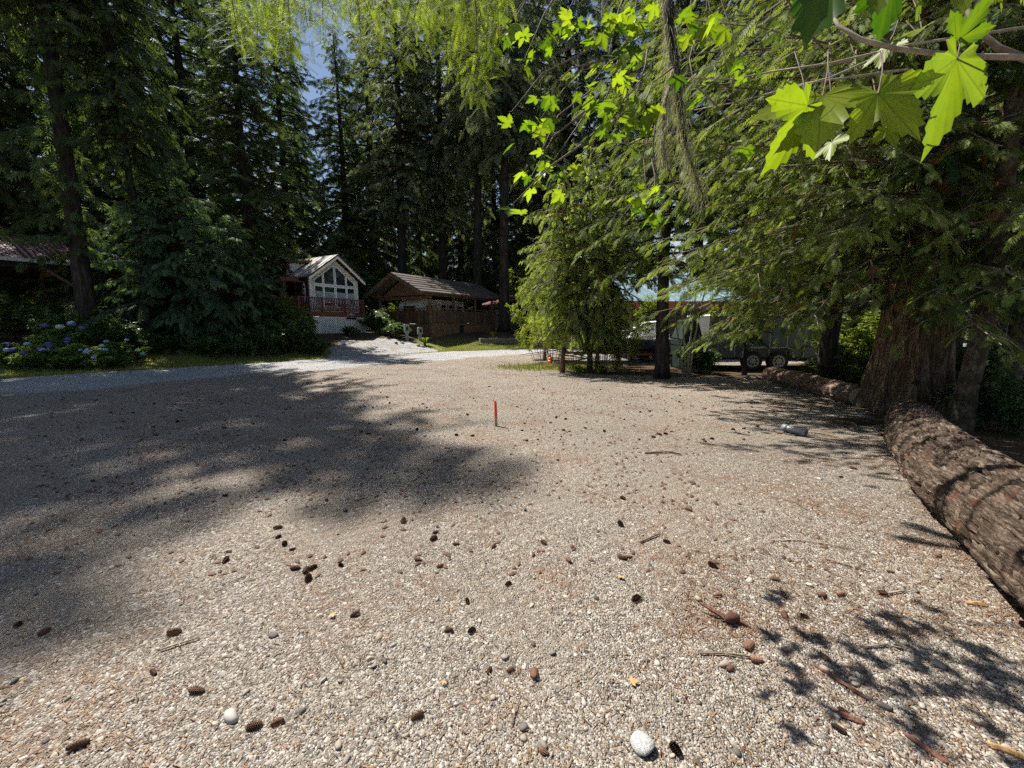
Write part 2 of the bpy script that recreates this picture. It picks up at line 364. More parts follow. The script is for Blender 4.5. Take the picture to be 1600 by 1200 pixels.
M['dark'] = simple_mat('dark_void', (0.015, 0.014, 0.013), 0.9, 0.3)
M['plank'] = plank_mat('weathered_plank', (0.105, 0.068, 0.046), 0.14, 0); M['plank_y'] = plank_mat('weathered_plank_shaded', (0.085, 0.052, 0.036), 0.14, 1)  # second copy darkened: shade on the pavilion's left face is in its colour
M['ply'] = simple_mat('stained_plywood', (0.17, 0.095, 0.052), 0.8, 0.25, 2.5); M['ply_dark'] = simple_mat('stained_plywood_shaded', (0.13, 0.07, 0.04), 0.8, 0.25, 2.5)  # second copy carries the shade of the unlit skirt as a deeper brown
M['beam'] = simple_mat('fir_beam', (0.15, 0.085, 0.045), 0.75, 0.25, 4)
M['shake'] = simple_mat('cedar_shakes', (0.115, 0.092, 0.074), 0.9, 0.4, 5, bump=0.9, bscale=18, stretch=(1.5, 4, 4))
M['red_metal'] = simple_mat('rust_red_metal', (0.115, 0.036, 0.03), 0.45, 0.3, 2.0, 0.2)
M['tan'] = simple_mat('tan_panel', (0.36, 0.30, 0.21), 0.7, 0.12); M['olive'] = simple_mat('olive_panel', (0.17, 0.14, 0.06), 0.75, 0.2)
M['rv'] = simple_mat('trailer_white', (0.62, 0.60, 0.55), 0.4, 0.1, 2); M['steel'] = simple_mat('galvanised_steel', (0.42, 0.43, 0.43), 0.45, 0.15, 8, 0.6)
M['grey_panel'] = simple_mat('trailer_grey', (0.12, 0.12, 0.119), 0.45, 0.12, 1.5); M['rubber'] = simple_mat('tyre_rubber', (0.025, 0.025, 0.025), 0.8, 0.2)
M['green'] = simple_mat('green_tarp', (0.006, 0.02, 0.014), 0.6, 0.2); M['blue_roof'] = simple_mat('blue_grey_roof_metal', (0.25, 0.36, 0.40), 0.35, 0.2, 2, 0.3)
M['rust'] = simple_mat('rust_fascia', (0.24, 0.075, 0.04), 0.6, 0.2); M['boat_blue'] = simple_mat('boat_blue', (0.03, 0.07, 0.16), 0.25, 0.15)
M['orange'] = simple_mat('cone_orange', (0.85, 0.12, 0.02), 0.5, 0.1); M['pink'] = simple_mat('stake_paint', (0.75, 0.10, 0.07), 0.6, 0.15, 40)
M['wood_raw'] = simple_mat('raw_stake_wood', (0.42, 0.33, 0.20), 0.8, 0.25, 30); M['concrete'] = simple_mat('weathered_timber', (0.22, 0.19, 0.15), 0.9, 0.25)
M['pvc'] = simple_mat('grey_pipe', (0.19, 0.195, 0.21), 0.4, 0.1); M['pedestal'] = simple_mat('pedestal_grey', (0.22, 0.25, 0.24), 0.5, 0.12)
M['bark_red'] = simple_mat('red_bark', (0.15, 0.062, 0.042), 0.8, 0.4, 40, bump=0.8, bscale=60)
M['stone_white'] = simple_mat('white_granite', (0.40, 0.395, 0.375), 0.8, 0.28, 7, bump=0.6, bscale=14); M['purple'] = simple_mat('hydrangea_purple', (0.11, 0.10, 0.30), 0.7, 0.3, 40)
M['blue'] = simple_mat('hydrangea_blue', (0.30, 0.42, 0.64), 0.7, 0.25, 40); M['pale'] = simple_mat('hydrangea_pale', (0.55, 0.60, 0.52), 0.7, 0.2, 40)
M['yellow_leaf'] = simple_mat('fallen_leaf', (0.42, 0.24, 0.09), 0.6, 0.2, 60)
M['trail_sign'] = simple_mat('sign_board', (0.55, 0.56, 0.6), 0.5, 0.1)

# ------------------------------------------------------------------ terrain
FAR_EDGE = np.array([(-60, -34), (-26, -0.5), (-14.6, 11.3), (-8.7, 17.9), (-3.7, 23.0), (3.4, 26.8), (15, 29.5), (60, 36)], float)
def sdist(x, y, poly=FAR_EDGE):
    x = np.asarray(x, float); y = np.asarray(y, float)
    best = np.full(x.shape, 1e9); sg = np.ones(x.shape)
    for (ax, ay), (bx, by) in zip(poly[:-1], poly[1:]):
        dx, dy = bx - ax, by - ay; L2 = dx * dx + dy * dy
        tt = np.clip(((x - ax) * dx + (y - ay) * dy) / L2, 0, 1)
        d = np.hypot(x - ax - tt * dx, y - ay - tt * dy); cr_ = dx * (y - ay) - dy * (x - ax)
        mk = d < best; best = np.where(mk, d, best); sg = np.where(mk, np.sign(cr_), sg)
    return best * sg
def sstep(a, b, v):
    t_ = np.clip((v - a) / (b - a), 0, 1); return t_ * t_ * (3 - 2 * t_)
def wob(x, y):
    return np.sin(x * 1.7 + 0.6 * np.sin(y * 2.1)) * 0.5 + np.sin(y * 2.3 + x * 0.9 + 1.3) * 0.3 + np.sin(x * 5.1 + y * 4.3) * 0.2
def ground_z(x, y):
    s_ = sdist(x, y)
    z = 1.0 * sstep(0.2, 7.0, s_)
    z = z + 0.05 * wob(np.asarray(x) * 0.5, np.asarray(y) * 0.5) * sstep(0, 3, s_)
    z = z + 0.012 * wob(np.asarray(x) * 0.8, np.asarray(y) * 0.8)
    return z
def gz(x, y): return float(ground_z(np.array(x), np.array(y)))

LOT = [(-60, -40), (2.2, -40), (2.3, 0.9), (2.9, 2.0), (3.9, 3.5), (6.1, 6.6), (6.7, 8.0), (7.0, 10.4), (5.6, 11.4), (2.9, 12.1), (1.5, 13.4), (1.4, 14.8), (3.5, 15.5), (9, 14.5),
       (12, 16), (14, 26), (3, 22), (-60, 22)]
DRIVE = [(-8.3, 17.9), (-3.9, 22.6), (-5.2, 24.6), (-7.6, 25.2), (-9.8, 22.8), (-9.5, 20.5)]
def inpoly(x, y, poly):
    c = np.zeros(x.shape, bool); n = len(poly)
    for i in range(n):
        (x1, y1), (x2, y2) = poly[i], poly[(i + 1) % n]
        if y1 == y2: continue
        c ^= ((y1 > y) != (y2 > y)) & (x < (x2 - x1) * (y - y1) / (y2 - y1) + x1)
    return c
def axis(lo, hi, fine, grow):
    a = [0.0]; st = fine
    while a[-1] < hi:
        a.append(a[-1] + st); st = fine + grow * max(0, a[-1] - 12) ** 1.0
    b_ = [0.0]; st = fine
    while b_[-1] > lo:
        b_.append(b_[-1] - st); st = fine + grow * max(0, -b_[-1] - 12)
    return np.array(b_[:0:-1] + a)
gx = axis(-300, 300, 0.13, 0.045); gy = np.concatenate([axis(-40, 0.1, 0.3, 0.1)[:-2], 0 + np.array(axis(0, 320, 0.13, 0.022))])
gy = np.unique(np.round(gy, 3))
GX, GY = np.meshgrid(gx, gy, indexing='ij'); nx, ny = GX.shape
GZ = ground_z(GX, GY); S = sdist(GX, GY)
road_w = sstep(-5.3, -3.6, S + 0.5 * wob(GX, GY)) * (1 - sstep(-0.1, 0.4, S))
drv = inpoly(GX, GY, DRIVE)
road_w = np.maximum(road_w, drv * 1.0)
road_w = np.maximum(road_w, sstep(15.2, 17, GY) * (GX > 3) * (S < 0) * 1.0)
grass_w = sstep(-0.2, 0.2, S) * (1 - sstep(2.0, 5.0, S + 0.8 * wob(GX, GY)))
grass_w = np.maximum(grass_w, sstep(-9, -7, -np.abs(GX - ux(880, 14)) * 8) * (np.abs(GY - 14) < 1.2) * 0.7)
idx = np.arange(nx * ny).reshape(nx, ny)
quads = np.stack([idx[:-1, :-1], idx[1:, :-1], idx[1:, 1:], idx[:-1, 1:]], -1).reshape(-1, 4)
cx = ((GX[:-1, :-1] + GX[1:, 1:]) / 2).ravel(); cyy = ((GY[:-1, :-1] + GY[1:, 1:]) / 2).ravel()
cs = sdist(cx, cyy) + 0.22 * wob(cx * 2, cyy * 2)
kind = np.zeros(len(cx), int)
isroad = (cs < 0) & (cs > -4.6)
islot = (cs <= -4.6) & inpoly(cx + 0.15 * wob(cyy * 3, cx * 3), cyy, LOT)
isdrv = inpoly(cx + 0.2 * wob(cyy * 2, cx), cyy + 0.2 * wob(cx * 2, cyy), DRIVE) & (cs >= 0)
kind[islot] = 1; kind[isroad & (cx < 40) & (cx > -45)] = 2; kind[isdrv] = 3
allV = np.stack([GX.ravel(), GY.ravel(), GZ.ravel()], -1)
def sub(name, k, mat, attr, vals):
    q = quads[kind == k]; used, inv = np.unique(q, return_inverse=True)
    o = np_obj(name, allV[used], inv.reshape(-1, 4), mat, None, {attr: vals.ravel()[used]}, True)
    return tag(o, None, None, None, 'structure')
ground = sub('ground', 0, M['floor'], 'grass', grass_w)
lot = sub('gravel_lot', 1, M['gravel'], 'road', road_w)
road = sub('gravel_road', 2, M['gravel'], 'road', road_w)
drive = sub('gravel_driveway', 3, M['gravel'], 'road', np.clip(road_w, 0.5, 0.62))

# ------------------------------------------------------------------ foliage machinery
def quad_leaf(base, tip, width, up=(0, 0, 1), bend=0.0):
    base = np.array(base, float); tip = np.array(tip, float); d = tip - base; s_ = np.cross(d, up); s_ = s_ / (np.linalg.norm(s_) + 1e-9)
    m_ = base + d * 0.45 + np.array(up) * bend
    return [base, m_ + s_ * width / 2, tip, m_ - s_ * width / 2]
def tmpl(quadlist): return np.array(quadlist, float).reshape(-1, 4, 3)

def t_coarse():
    q = [quad_leaf((0, 0, 0), (1, 0, -0.1), 0.11)]
    for u_, l, a in ((0.08, 0.5, 50), (0.3, 0.46, 44), (0.55, 0.34, 40)):
        for sg in (1, -1):
            ca, sa = math.cos(R(a)), math.sin(R(a)) * sg
            q.append(quad_leaf((u_, 0, 0), (u_ + l * ca, l * sa, -0.16), 0.10))
    return tmpl(q)
def t_frond(n=8, wid=0.07):
    q = [quad_leaf((0, 0, 0), (1, 0, -0.12), 0.05)]
    for i in range(n):
        u_ = 0.06 + 0.86 * i / n; l = 0.42 * (1 - 0.8 * u_ ** 1.3) * (0.8 + 0.4 * ((i * 37) % 11) / 11); a = 46 - 10 * u_
        for sg in (1, -1):
            ca, sa = math.cos(R(a)), math.sin(R(a)) * sg; z0 = -0.12 * u_ * u_
            q.append(quad_leaf((u_, 0, z0), (u_ + l * ca, l * sa, z0 - 0.07 - 0.05 * u_), wid))
    return tmpl(q)
def t_needles(n=13):
    q = [quad_leaf((0, 0, 0), (1, 0, -0.1), 0.02)]
    for i in range(n):
        u_ = 0.03 + 0.95 * i / n; l = 0.2 * (1 - 0.45 * u_); a = 62 - 25 * u_
        for sg in (1, -1):
            q.append(quad_leaf((u_, 0, -0.1 * u_ * u_), (u_ + l * math.cos(R(a)), sg * l * math.sin(R(a)), -0.1 * u_ * u_ + 0.03), 0.03))
    return tmpl(q)
def t_leafspray(n=5, w_=0.5):
    q = []
    for i in range(n):
        a = 2 * math.pi * i / n * 0.62 + i * 1.9; l = 0.5
        b_ = np.array([0.15 * i / n, 0, 0]); d = np.array([math.cos(a), math.sin(a), -0.25 + 0.1 * (i % 3)]); q.append(quad_leaf(b_ + d * 0.1, b_ + d * (0.1 + l), l * w_, bend=0.04))
    return tmpl(q)
T_COARSE, T_FROND, T_FROND_L, T_NEEDLE, T_LEAF = t_coarse(), t_frond(), t_frond(5, 0.10), t_needles(), t_leafspray()

def sprays(T, O, A, U, Ssc, tone):
    """place template T at origins O with axis A, up U (n,3), scale S (n,)"""
    O, A, U = (np.asarray(a, float) for a in (O, A, U)); Ssc = np.asarray(Ssc, float)
    A = A / (np.linalg.norm(A, axis=1, keepdims=True) + 1e-9); B = np.cross(U, A); B /= (np.linalg.norm(B, axis=1, keepdims=True) + 1e-9); C = np.cross(A, B)
    P = T.reshape(-1, 3)
    V = O[:, None, :] + Ssc[:, None, None] * (P[None, :, 0:1] * A[:, None] + P[None, :, 1:2] * B[:, None] + P[None, :, 2:3] * C[:, None])
    n = len(O) * len(P); return V.reshape(-1, 3), np.arange(n).reshape(-1, 4), np.repeat(tone, len(P))

class Leaves:
    def __init__(s, T): s.T = T; s.o = []; s.a = []; s.u = []; s.s = []; s.t = []
    def add(s, o, a, u, sc, tn): s.o.append(o); s.a.append(a); s.u.append(u); s.s.append(sc); s.t.append(tn)
    def bulk(s, O, A, U, S_, T_): s.o += list(O); s.a += list(A); s.u += list(U); s.s += list(S_); s.t += list(T_)
    def mesh(s, name, mat):
        V, F, tn = sprays(s.T, s.o, s.a, s.u, s.s, np.array(s.t)); return np_mesh(name, V, F, mat, {'tone': tn})
    def build(s, name, mat, parent=None): return link(bpy.data.objects.new(name, s.mesh(name, mat)), parent)

def branch(Lv, limb, p0, out, L, rise, droop, rg, dens, sl, hang, r0, start=0.15, tonebase=0.5, clump=None, flat=0.5, subs=4):
    """a bough: curved limb with side branchlets, all carrying flat sprays"""
    p0 = np.array(p0, float); out = np.array(out, float); out[2] = 0; out /= np.linalg.norm(out); side = np.array([-out[1], out[0], 0])
    bend = rg.normal(0, 0.16); droop = droop * rg.uniform(0.6, 1.4); rise = rise + rg.normal(0, 0.05)
    def pt(s_): return p0 + out * L * s_ + side * bend * L * s_ * s_ + np.array([0, 0, rise * L * s_ - droop * L * s_ * s_])
    if limb is not None:
        ks = np.linspace(0, 0.96, 5); limb.tube([pt(k) for k in ks], [r0 * (1 - 0.85 * k) for k in ks], 4, False)
    bt = tonebase + rg.normal(0, 0.2)
    axes = [(pt, L * (1 - start), start, out, side)]
    for j in range(subs):
        s0 = start + (0.92 - start) * (j + rg.random()) / subs; sg = 1 if (j + (bend > 0)) % 2 else -1; ang = rg.uniform(0.5, 1.15) * sg
        o2 = out * math.cos(ang) + side * math.sin(ang); l2 = L * rg.uniform(0.25, 0.48) * (1.15 - s0); d2 = rg.uniform(0.1, 0.6) + hang * 0.3; c0 = pt(s0)
        def pt2(s_, c0=c0, o2=o2, l2=l2, d2=d2): return c0 + o2 * l2 * s_ + np.array([0, 0, -d2 * l2 * s_ * s_ - 0.1 * l2 * s_])
        axes.append((pt2, l2, 0.1, o2, np.array([-o2[1], o2[0], 0])))
        if limb is not None and r0 > 0.02: limb.tube([pt2(0), pt2(0.5), pt2(0.95)], [r0 * 0.35, r0 * 0.25, r0 * 0.1], 3, False)
    tot = sum(a_[1] for a_ in axes); m_ = max(5, int(dens * L)); T_ = []
    for fn, l_, st, oo, sd in axes:
        for q in range(max(1, int(round(m_ * l_ / tot)))):
            s_ = st + (1 - st) * rg.random() ** 0.85; p = fn(s_); tan = fn(s_ + 0.03) - p; tan = tan / (np.linalg.norm(tan) + 1e-9)
            sg = 1 if rg.random() < 0.5 else -1; f = rg.uniform(0.2, 1.1) * (1.15 - s_ * 0.6)
            a = tan + sd * sg * f + np.array([0, 0, -hang * rg.uniform(0.3, 1.3)])
            off = sd * sg * rg.uniform(0, 0.12) * l_ * (1 - s_) * flat
            u_ = np.array([rg.normal(0, 0.45), rg.normal(0, 0.45), 1.0])
            Lv.add(p + off + np.array([0, 0, -0.04 * rg.random()]), a, u_, sl * rg.uniform(0.55, 1.3) * (1.05 - 0.3 * s_), min(1, max(0, bt + rg.normal(0, 0.2))))

def profile_cone(t_): return (1 - t_) ** 0.75 * (0.55 + 0.45 * min(1, t_ * 5)) + 0.04
def profile_tall(t_): return min(1.0, 0.45 + t_ * 2.2) * (1 - t_) ** 0.6 * 1.05 + 0.04

def conifer_meshes(name, seed, H, h0, Rm, nb, dens, sl, hang, droop, rise, tr, T, leafm, barkm, prof, tone=0.5, dead=0, start=0.15, lean=0.0, flat=0.5, low=0):
    rg = np.random.default_rng(seed); Lv = Leaves(T); limb = MB()
    ks = np.linspace(0, 1, 9)
    path = [(lean * H * k * k + 0.12 * math.sin(k * 5 + seed), 0.1 * math.sin(k * 4 + seed * 2), H * k) for k in ks]
    rad = [tr * ((1 - k) ** 0.8 * 0.97 + 0.02) * (1 + 0.45 * math.exp(-k * H / 0.8)) for k in ks]
    path.insert(1, (path[0][0], path[0][1], 0.5)); rad.insert(1, tr * 1.12)
    tr_mb = MB().tube(path, rad, 12)
    az = rg.random() * 6
    def axp(z): k = z / H; return np.array([lean * H * k * k + 0.12 * math.sin(k * 5 + seed), 0.1 * math.sin(k * 4 + seed * 2), z])
    for i in range(nb):
        t_ = ((i + rg.random()) / nb) ** 1.05; z = h0 + (H - h0) * t_ * 0.985; az += 2.39996 + rg.normal(0, 0.35)
        L = Rm * prof(t_) * rg.uniform(0.5, 1.22)
        branch(Lv, limb, axp(z), (math.cos(az), math.sin(az), 0), L, rise * (0.4 + t_), droop * (1.2 - 0.7 * t_), rg, dens, sl * (0.75 + 0.25 * (1 - t_)), hang, 0.012 + 0.016 * L, start, tone, None, flat)
    for i in range(low):
        z = h0 * (0.28 + 0.72 * (i + rg.random()) / low); az += 2.39996; branch(Lv, limb, axp(z), (math.cos(az), math.sin(az), 0), rg.uniform(0.9, 2.3), 0.0, 0.35, rg, 15, sl * 0.9, hang, 0.02, 0.1, tone)
    for i in range(dead):
        z = h0 * rg.uniform(0.35, 1.0); a = rg.random() * 6.28; L = rg.uniform(0.5, 1.6); p = axp(z)
        limb.tube([p, p + np.array([math.cos(a) * L, math.sin(a) * L, -0.15 * L])], [0.02, 0.006], 4, False)
    return tr_mb.mesh(name + '_trunk', barkm, True), limb.mesh(name + '_limbs', barkm), Lv.mesh(name + '_crown', leafm)

def place_tree(meshes, name, x, y, sc, rz, label, group=None, z=None, cat='tree', scz=None):
    tm, lm, cmh = meshes
    e = empty(name, (x, y, gz(x, y) - 0.05 if z is None else z), rz, label, cat, group); e.scale = (sc, sc, scz or sc)
    link(bpy.data.objects.new('trunk', tm), e); 
    if lm: tag(link(bpy.data.objects.new('branches', lm), e), kind='stuff')
    link(bpy.data.objects.new('crown', cmh), e)
    return e

FIR = [conifer_meshes('fir_a', 3, 30, 4.0, 4.6, 235, 19, 0.56, 0.55, 0.34, 0.10, 0.36, T_COARSE, M['fir'], M['fir_bark'], profile_tall, 0.45, 10),
       conifer_meshes('fir_b', 5, 31, 8.0, 4.8, 230, 19, 0.56, 0.8, 0.42, 0.12, 0.38, T_COARSE, M['fir_grey'], M['fir_bark'], profile_tall, 0.5, 14),
       conifer_meshes('fir_c', 8, 27, 2.5, 5.0, 235, 19, 0.58, 0.8, 0.45, 0.15, 0.36, T_COARSE, M['fir'], M['fir_bark'], profile_cone, 0.45, 4),
       conifer_meshes('fir_d', 14, 32, 11.0, 4.6, 200, 18, 0.60, 1.4, 0.55, 0.10, 0.36, T_COARSE, M['fir_grey'], M['fir_bark'], profile_tall, 0.55, 18)]
FAR_FIR = conifer_meshes('fir_far', 21, 26, 1.0, 5.0, 150, 11, 1.1, 0.6, 0.4, 0.1, 0.35, T_COARSE, M['fir'], M['fir_bark'], profile_cone, 0.4, 0)
FIR.append(conifer_meshes('fir_e', 27, 34, 12.5, 5.4, 210, 20, 0.62, 0.7, 0.40, 0.10, 0.34, T_COARSE, M['fir'], M['fir_bark'], profile_tall, 0.5, 6, low=46))

trees = [  # u, Y, kind, scale, z-scale, label
    (405, 24.0, 0, 0.85, 0.74, 'tall dark fir rising behind the big bushy cedar, left of the cabin'),
    (232, 17.4, 4, 0.5, 0.60, 'tall fir with a bare lower trunk behind the left half of the bushy cedar'),
    (140, 16.2, 4, 0.85, 0.99, 'tall dark fir whose trunk stands at the end of the red roofed carport'),
    (28, 23.0, 2, 1.1, 1.1, 'tall fir behind the red roofed carport at the left edge'),
    (-60, 15.0, 4, 1.0, 1.06, 'tall fir just beyond the left edge beside the carport'),
    (95, 27.0, 2, 1.1, 1.05, 'fir seen through the gap above the red carport roof'),
    (178, 26.0, 2, 1.05, 1.0, 'second fir back, right of the carport, dark against the sky'),
    (258, 28.0, 2, 1.1, 1.05, 'low-branched fir behind the top of the big bushy cedar'),
    (322, 31.0, 0, 1.05, 0.95, 'fir with sky holes above the right shoulder of the big bushy cedar'),
    (462, 42.0, 0, 1.0, 1.0, 'dark fir with its trunk rising just left of the cabin dormer'),
    (370, 40.0, 2, 1.2, 1.15, 'fir far behind, left of the narrow gap of blue sky'),
    (484, 50.0, 2, 0.9, 0.98, 'slim fir low in the gap of blue sky, above the cabin dormer'),
    (548, 40.0, 2, 1.15, 1.02, 'pointed fir right of the blue sky gap, straight above the cabin'),
    (592, 44.0, 2, 1.25, 1.1, 'full grey-green fir above the gap between cabin and brown pavilion'),
    (634, 37.0, 1, 0.95, 1.0, 'fir with a bare trunk rising behind the ridge of the brown pavilion'),
    (693, 39.0, 1, 1.0, 1.02, 'fir with a bare trunk behind the middle of the pavilion roof'),
    (748, 36.0, 3, 1.0, 1.0, 'fir with a thick bare grey trunk at the right end of the pavilion'),
    (790, 32.5, 3, 1.02, 1.0, 'fir with a flared bare trunk standing right of the pavilion deck'),
    (660, 52.0, 2, 1.1, 1.1, 'dark low-branched fir far behind the pavilion ridge'),
    (722, 50.0, 2, 1.1, 1.05, 'dark low-branched fir between two bare trunks right of the pavilion ridge'),
    (772, 53.0, 2, 1.15, 1.1, 'low-branched fir filling the gap left of the flared bare trunk'),
    (815, 51.0, 2, 1.15, 1.1, 'low-branched fir filling the gap right of the flared bare trunk'),
    (862, 56.0, 2, 1.2, 1.1, 'low-branched fir far behind the bend of the road'),
    (838, 46.0, 3, 1.05, 1.0, 'pale drooping fir behind the small tan shed'),
    (883, 41.0, 3, 1.1, 1.05, 'pale drooping fir above the orange traffic cone'),
    (945, 44.0, 1, 1.1, 1.05, 'fir behind the roadside maple thicket, right of the traffic cone'),
    (1010, 38.0, 3, 1.0, 1.0, 'fir behind the hanging lichen branch'),
    (1085, 36.0, 1, 1.0, 1.0, 'fir behind the blue roofed shelter'),
    (1165, 33.0, 2, 1.1, 1.1, 'fir above the left end of the grey cargo trailer'),
    (1250, 27.0, 0, 1.0, 1.0, 'fir above the right end of the grey cargo trailer'),
    (1345, 22.0, 2, 1.0, 1.0, 'dark fir behind the peeled log, left of the huge cedar trunk'),
    (1490, 18.0, 0, 1.0, 1.0, 'dark fir in the shade right behind the huge cedar trunk'),
    (1590, 13.0, 2, 0.8, 0.8, 'dark fir at the right edge behind the thin lichen trunk'),
]
for i, (u, Y, k, sc, scz, lab) in enumerate(trees):
    if Y > 29 and u != 548: sc *= 1.15; scz *= 1.22
    place_tree(FIR[k], 'fir_tree', ux(u, Y), Y, sc, 1.3 * i + 0.4, lab, 'tall firs of the forest', scz=scz)
for u in range(-140, 1800, 68):
    uu = u + random.uniform(-20, 20); YY = 62 + random.uniform(-6, 8)
    if 440 < uu < 500: continue
    place_tree((FAR_FIR[0], None, FAR_FIR[2]), 'distant_fir_tree', ux(uu, YY), YY, random.uniform(0.95, 1.15), random.random() * 6.28,
               'distant dark fir in the back row of the forest', 'distant firs of the forest', scz=random.uniform(0.85, 1.05))
# ------------------------------------------------------------------ cabin
def rect_strip(mb, x0, x1, z0, z1, y, wdt, sp, th=0.008):
    """two layers of diagonal laths clipped to a rectangle"""
    for sgn, yo in ((1, 0.0), (-1, th)):
        c = -(z1 - z0) if sgn > 0 else 0.0
        cs_ = np.arange(-(z1 - z0) - (x1 - x0), (z1 - z0) + (x1 - x0), sp)
        for c in cs_:
            pts = []
            for X in (x0, x1):
                Z = z0 + sgn * (X - x0) + c if sgn > 0 else z1 - (X - x0) - c
                if z0 <= Z <= z1: pts.append((X, Z))
            for Z in (z0, z1):
                X = x0 + (Z - z0 - c) if sgn > 0 else x0 + (z1 - Z - c)
                if x0 < X < x1: pts.append((X, Z))
            if len(pts) >= 2 and abs(pts[0][0] - pts[1][0]) > 0.03:
                (a, b_), (c2, d) = pts[0], pts[1]
                mb.beam((a, y + yo, b_), (c2, y + yo, d), th, wdt, (0, 1, 0)) if False else mb.add(
                    [(a - wdt / 2 * 0.7, y + yo, b_ + sgn * wdt / 2 * 0.7), (a + wdt / 2 * 0.7, y + yo, b_ - sgn * wdt / 2 * 0.7),
                     (c2 + wdt / 2 * 0.7, y + yo, d - sgn * wdt / 2 * 0.7), (c2 - wdt / 2 * 0.7, y + yo, d + sgn * wdt / 2 * 0.7),
                     (a - wdt / 2 * 0.7, y + yo + th * .8, b_ + sgn * wdt / 2 * 0.7), (a + wdt / 2 * 0.7, y + yo + th * .8, b_ - sgn * wdt / 2 * 0.7),
                     (c2 + wdt / 2 * 0.7, y + yo + th * .8, d - sgn * wdt / 2 * 0.7), (c2 - wdt / 2 * 0.7, y + yo + th * .8, d + sgn * wdt / 2 * 0.7)],
                    [(0, 1, 2, 3), (7, 6, 5, 4), (0, 4, 5, 1), (1, 5, 6, 2), (2, 6, 7, 3), (3, 7, 4, 0)])

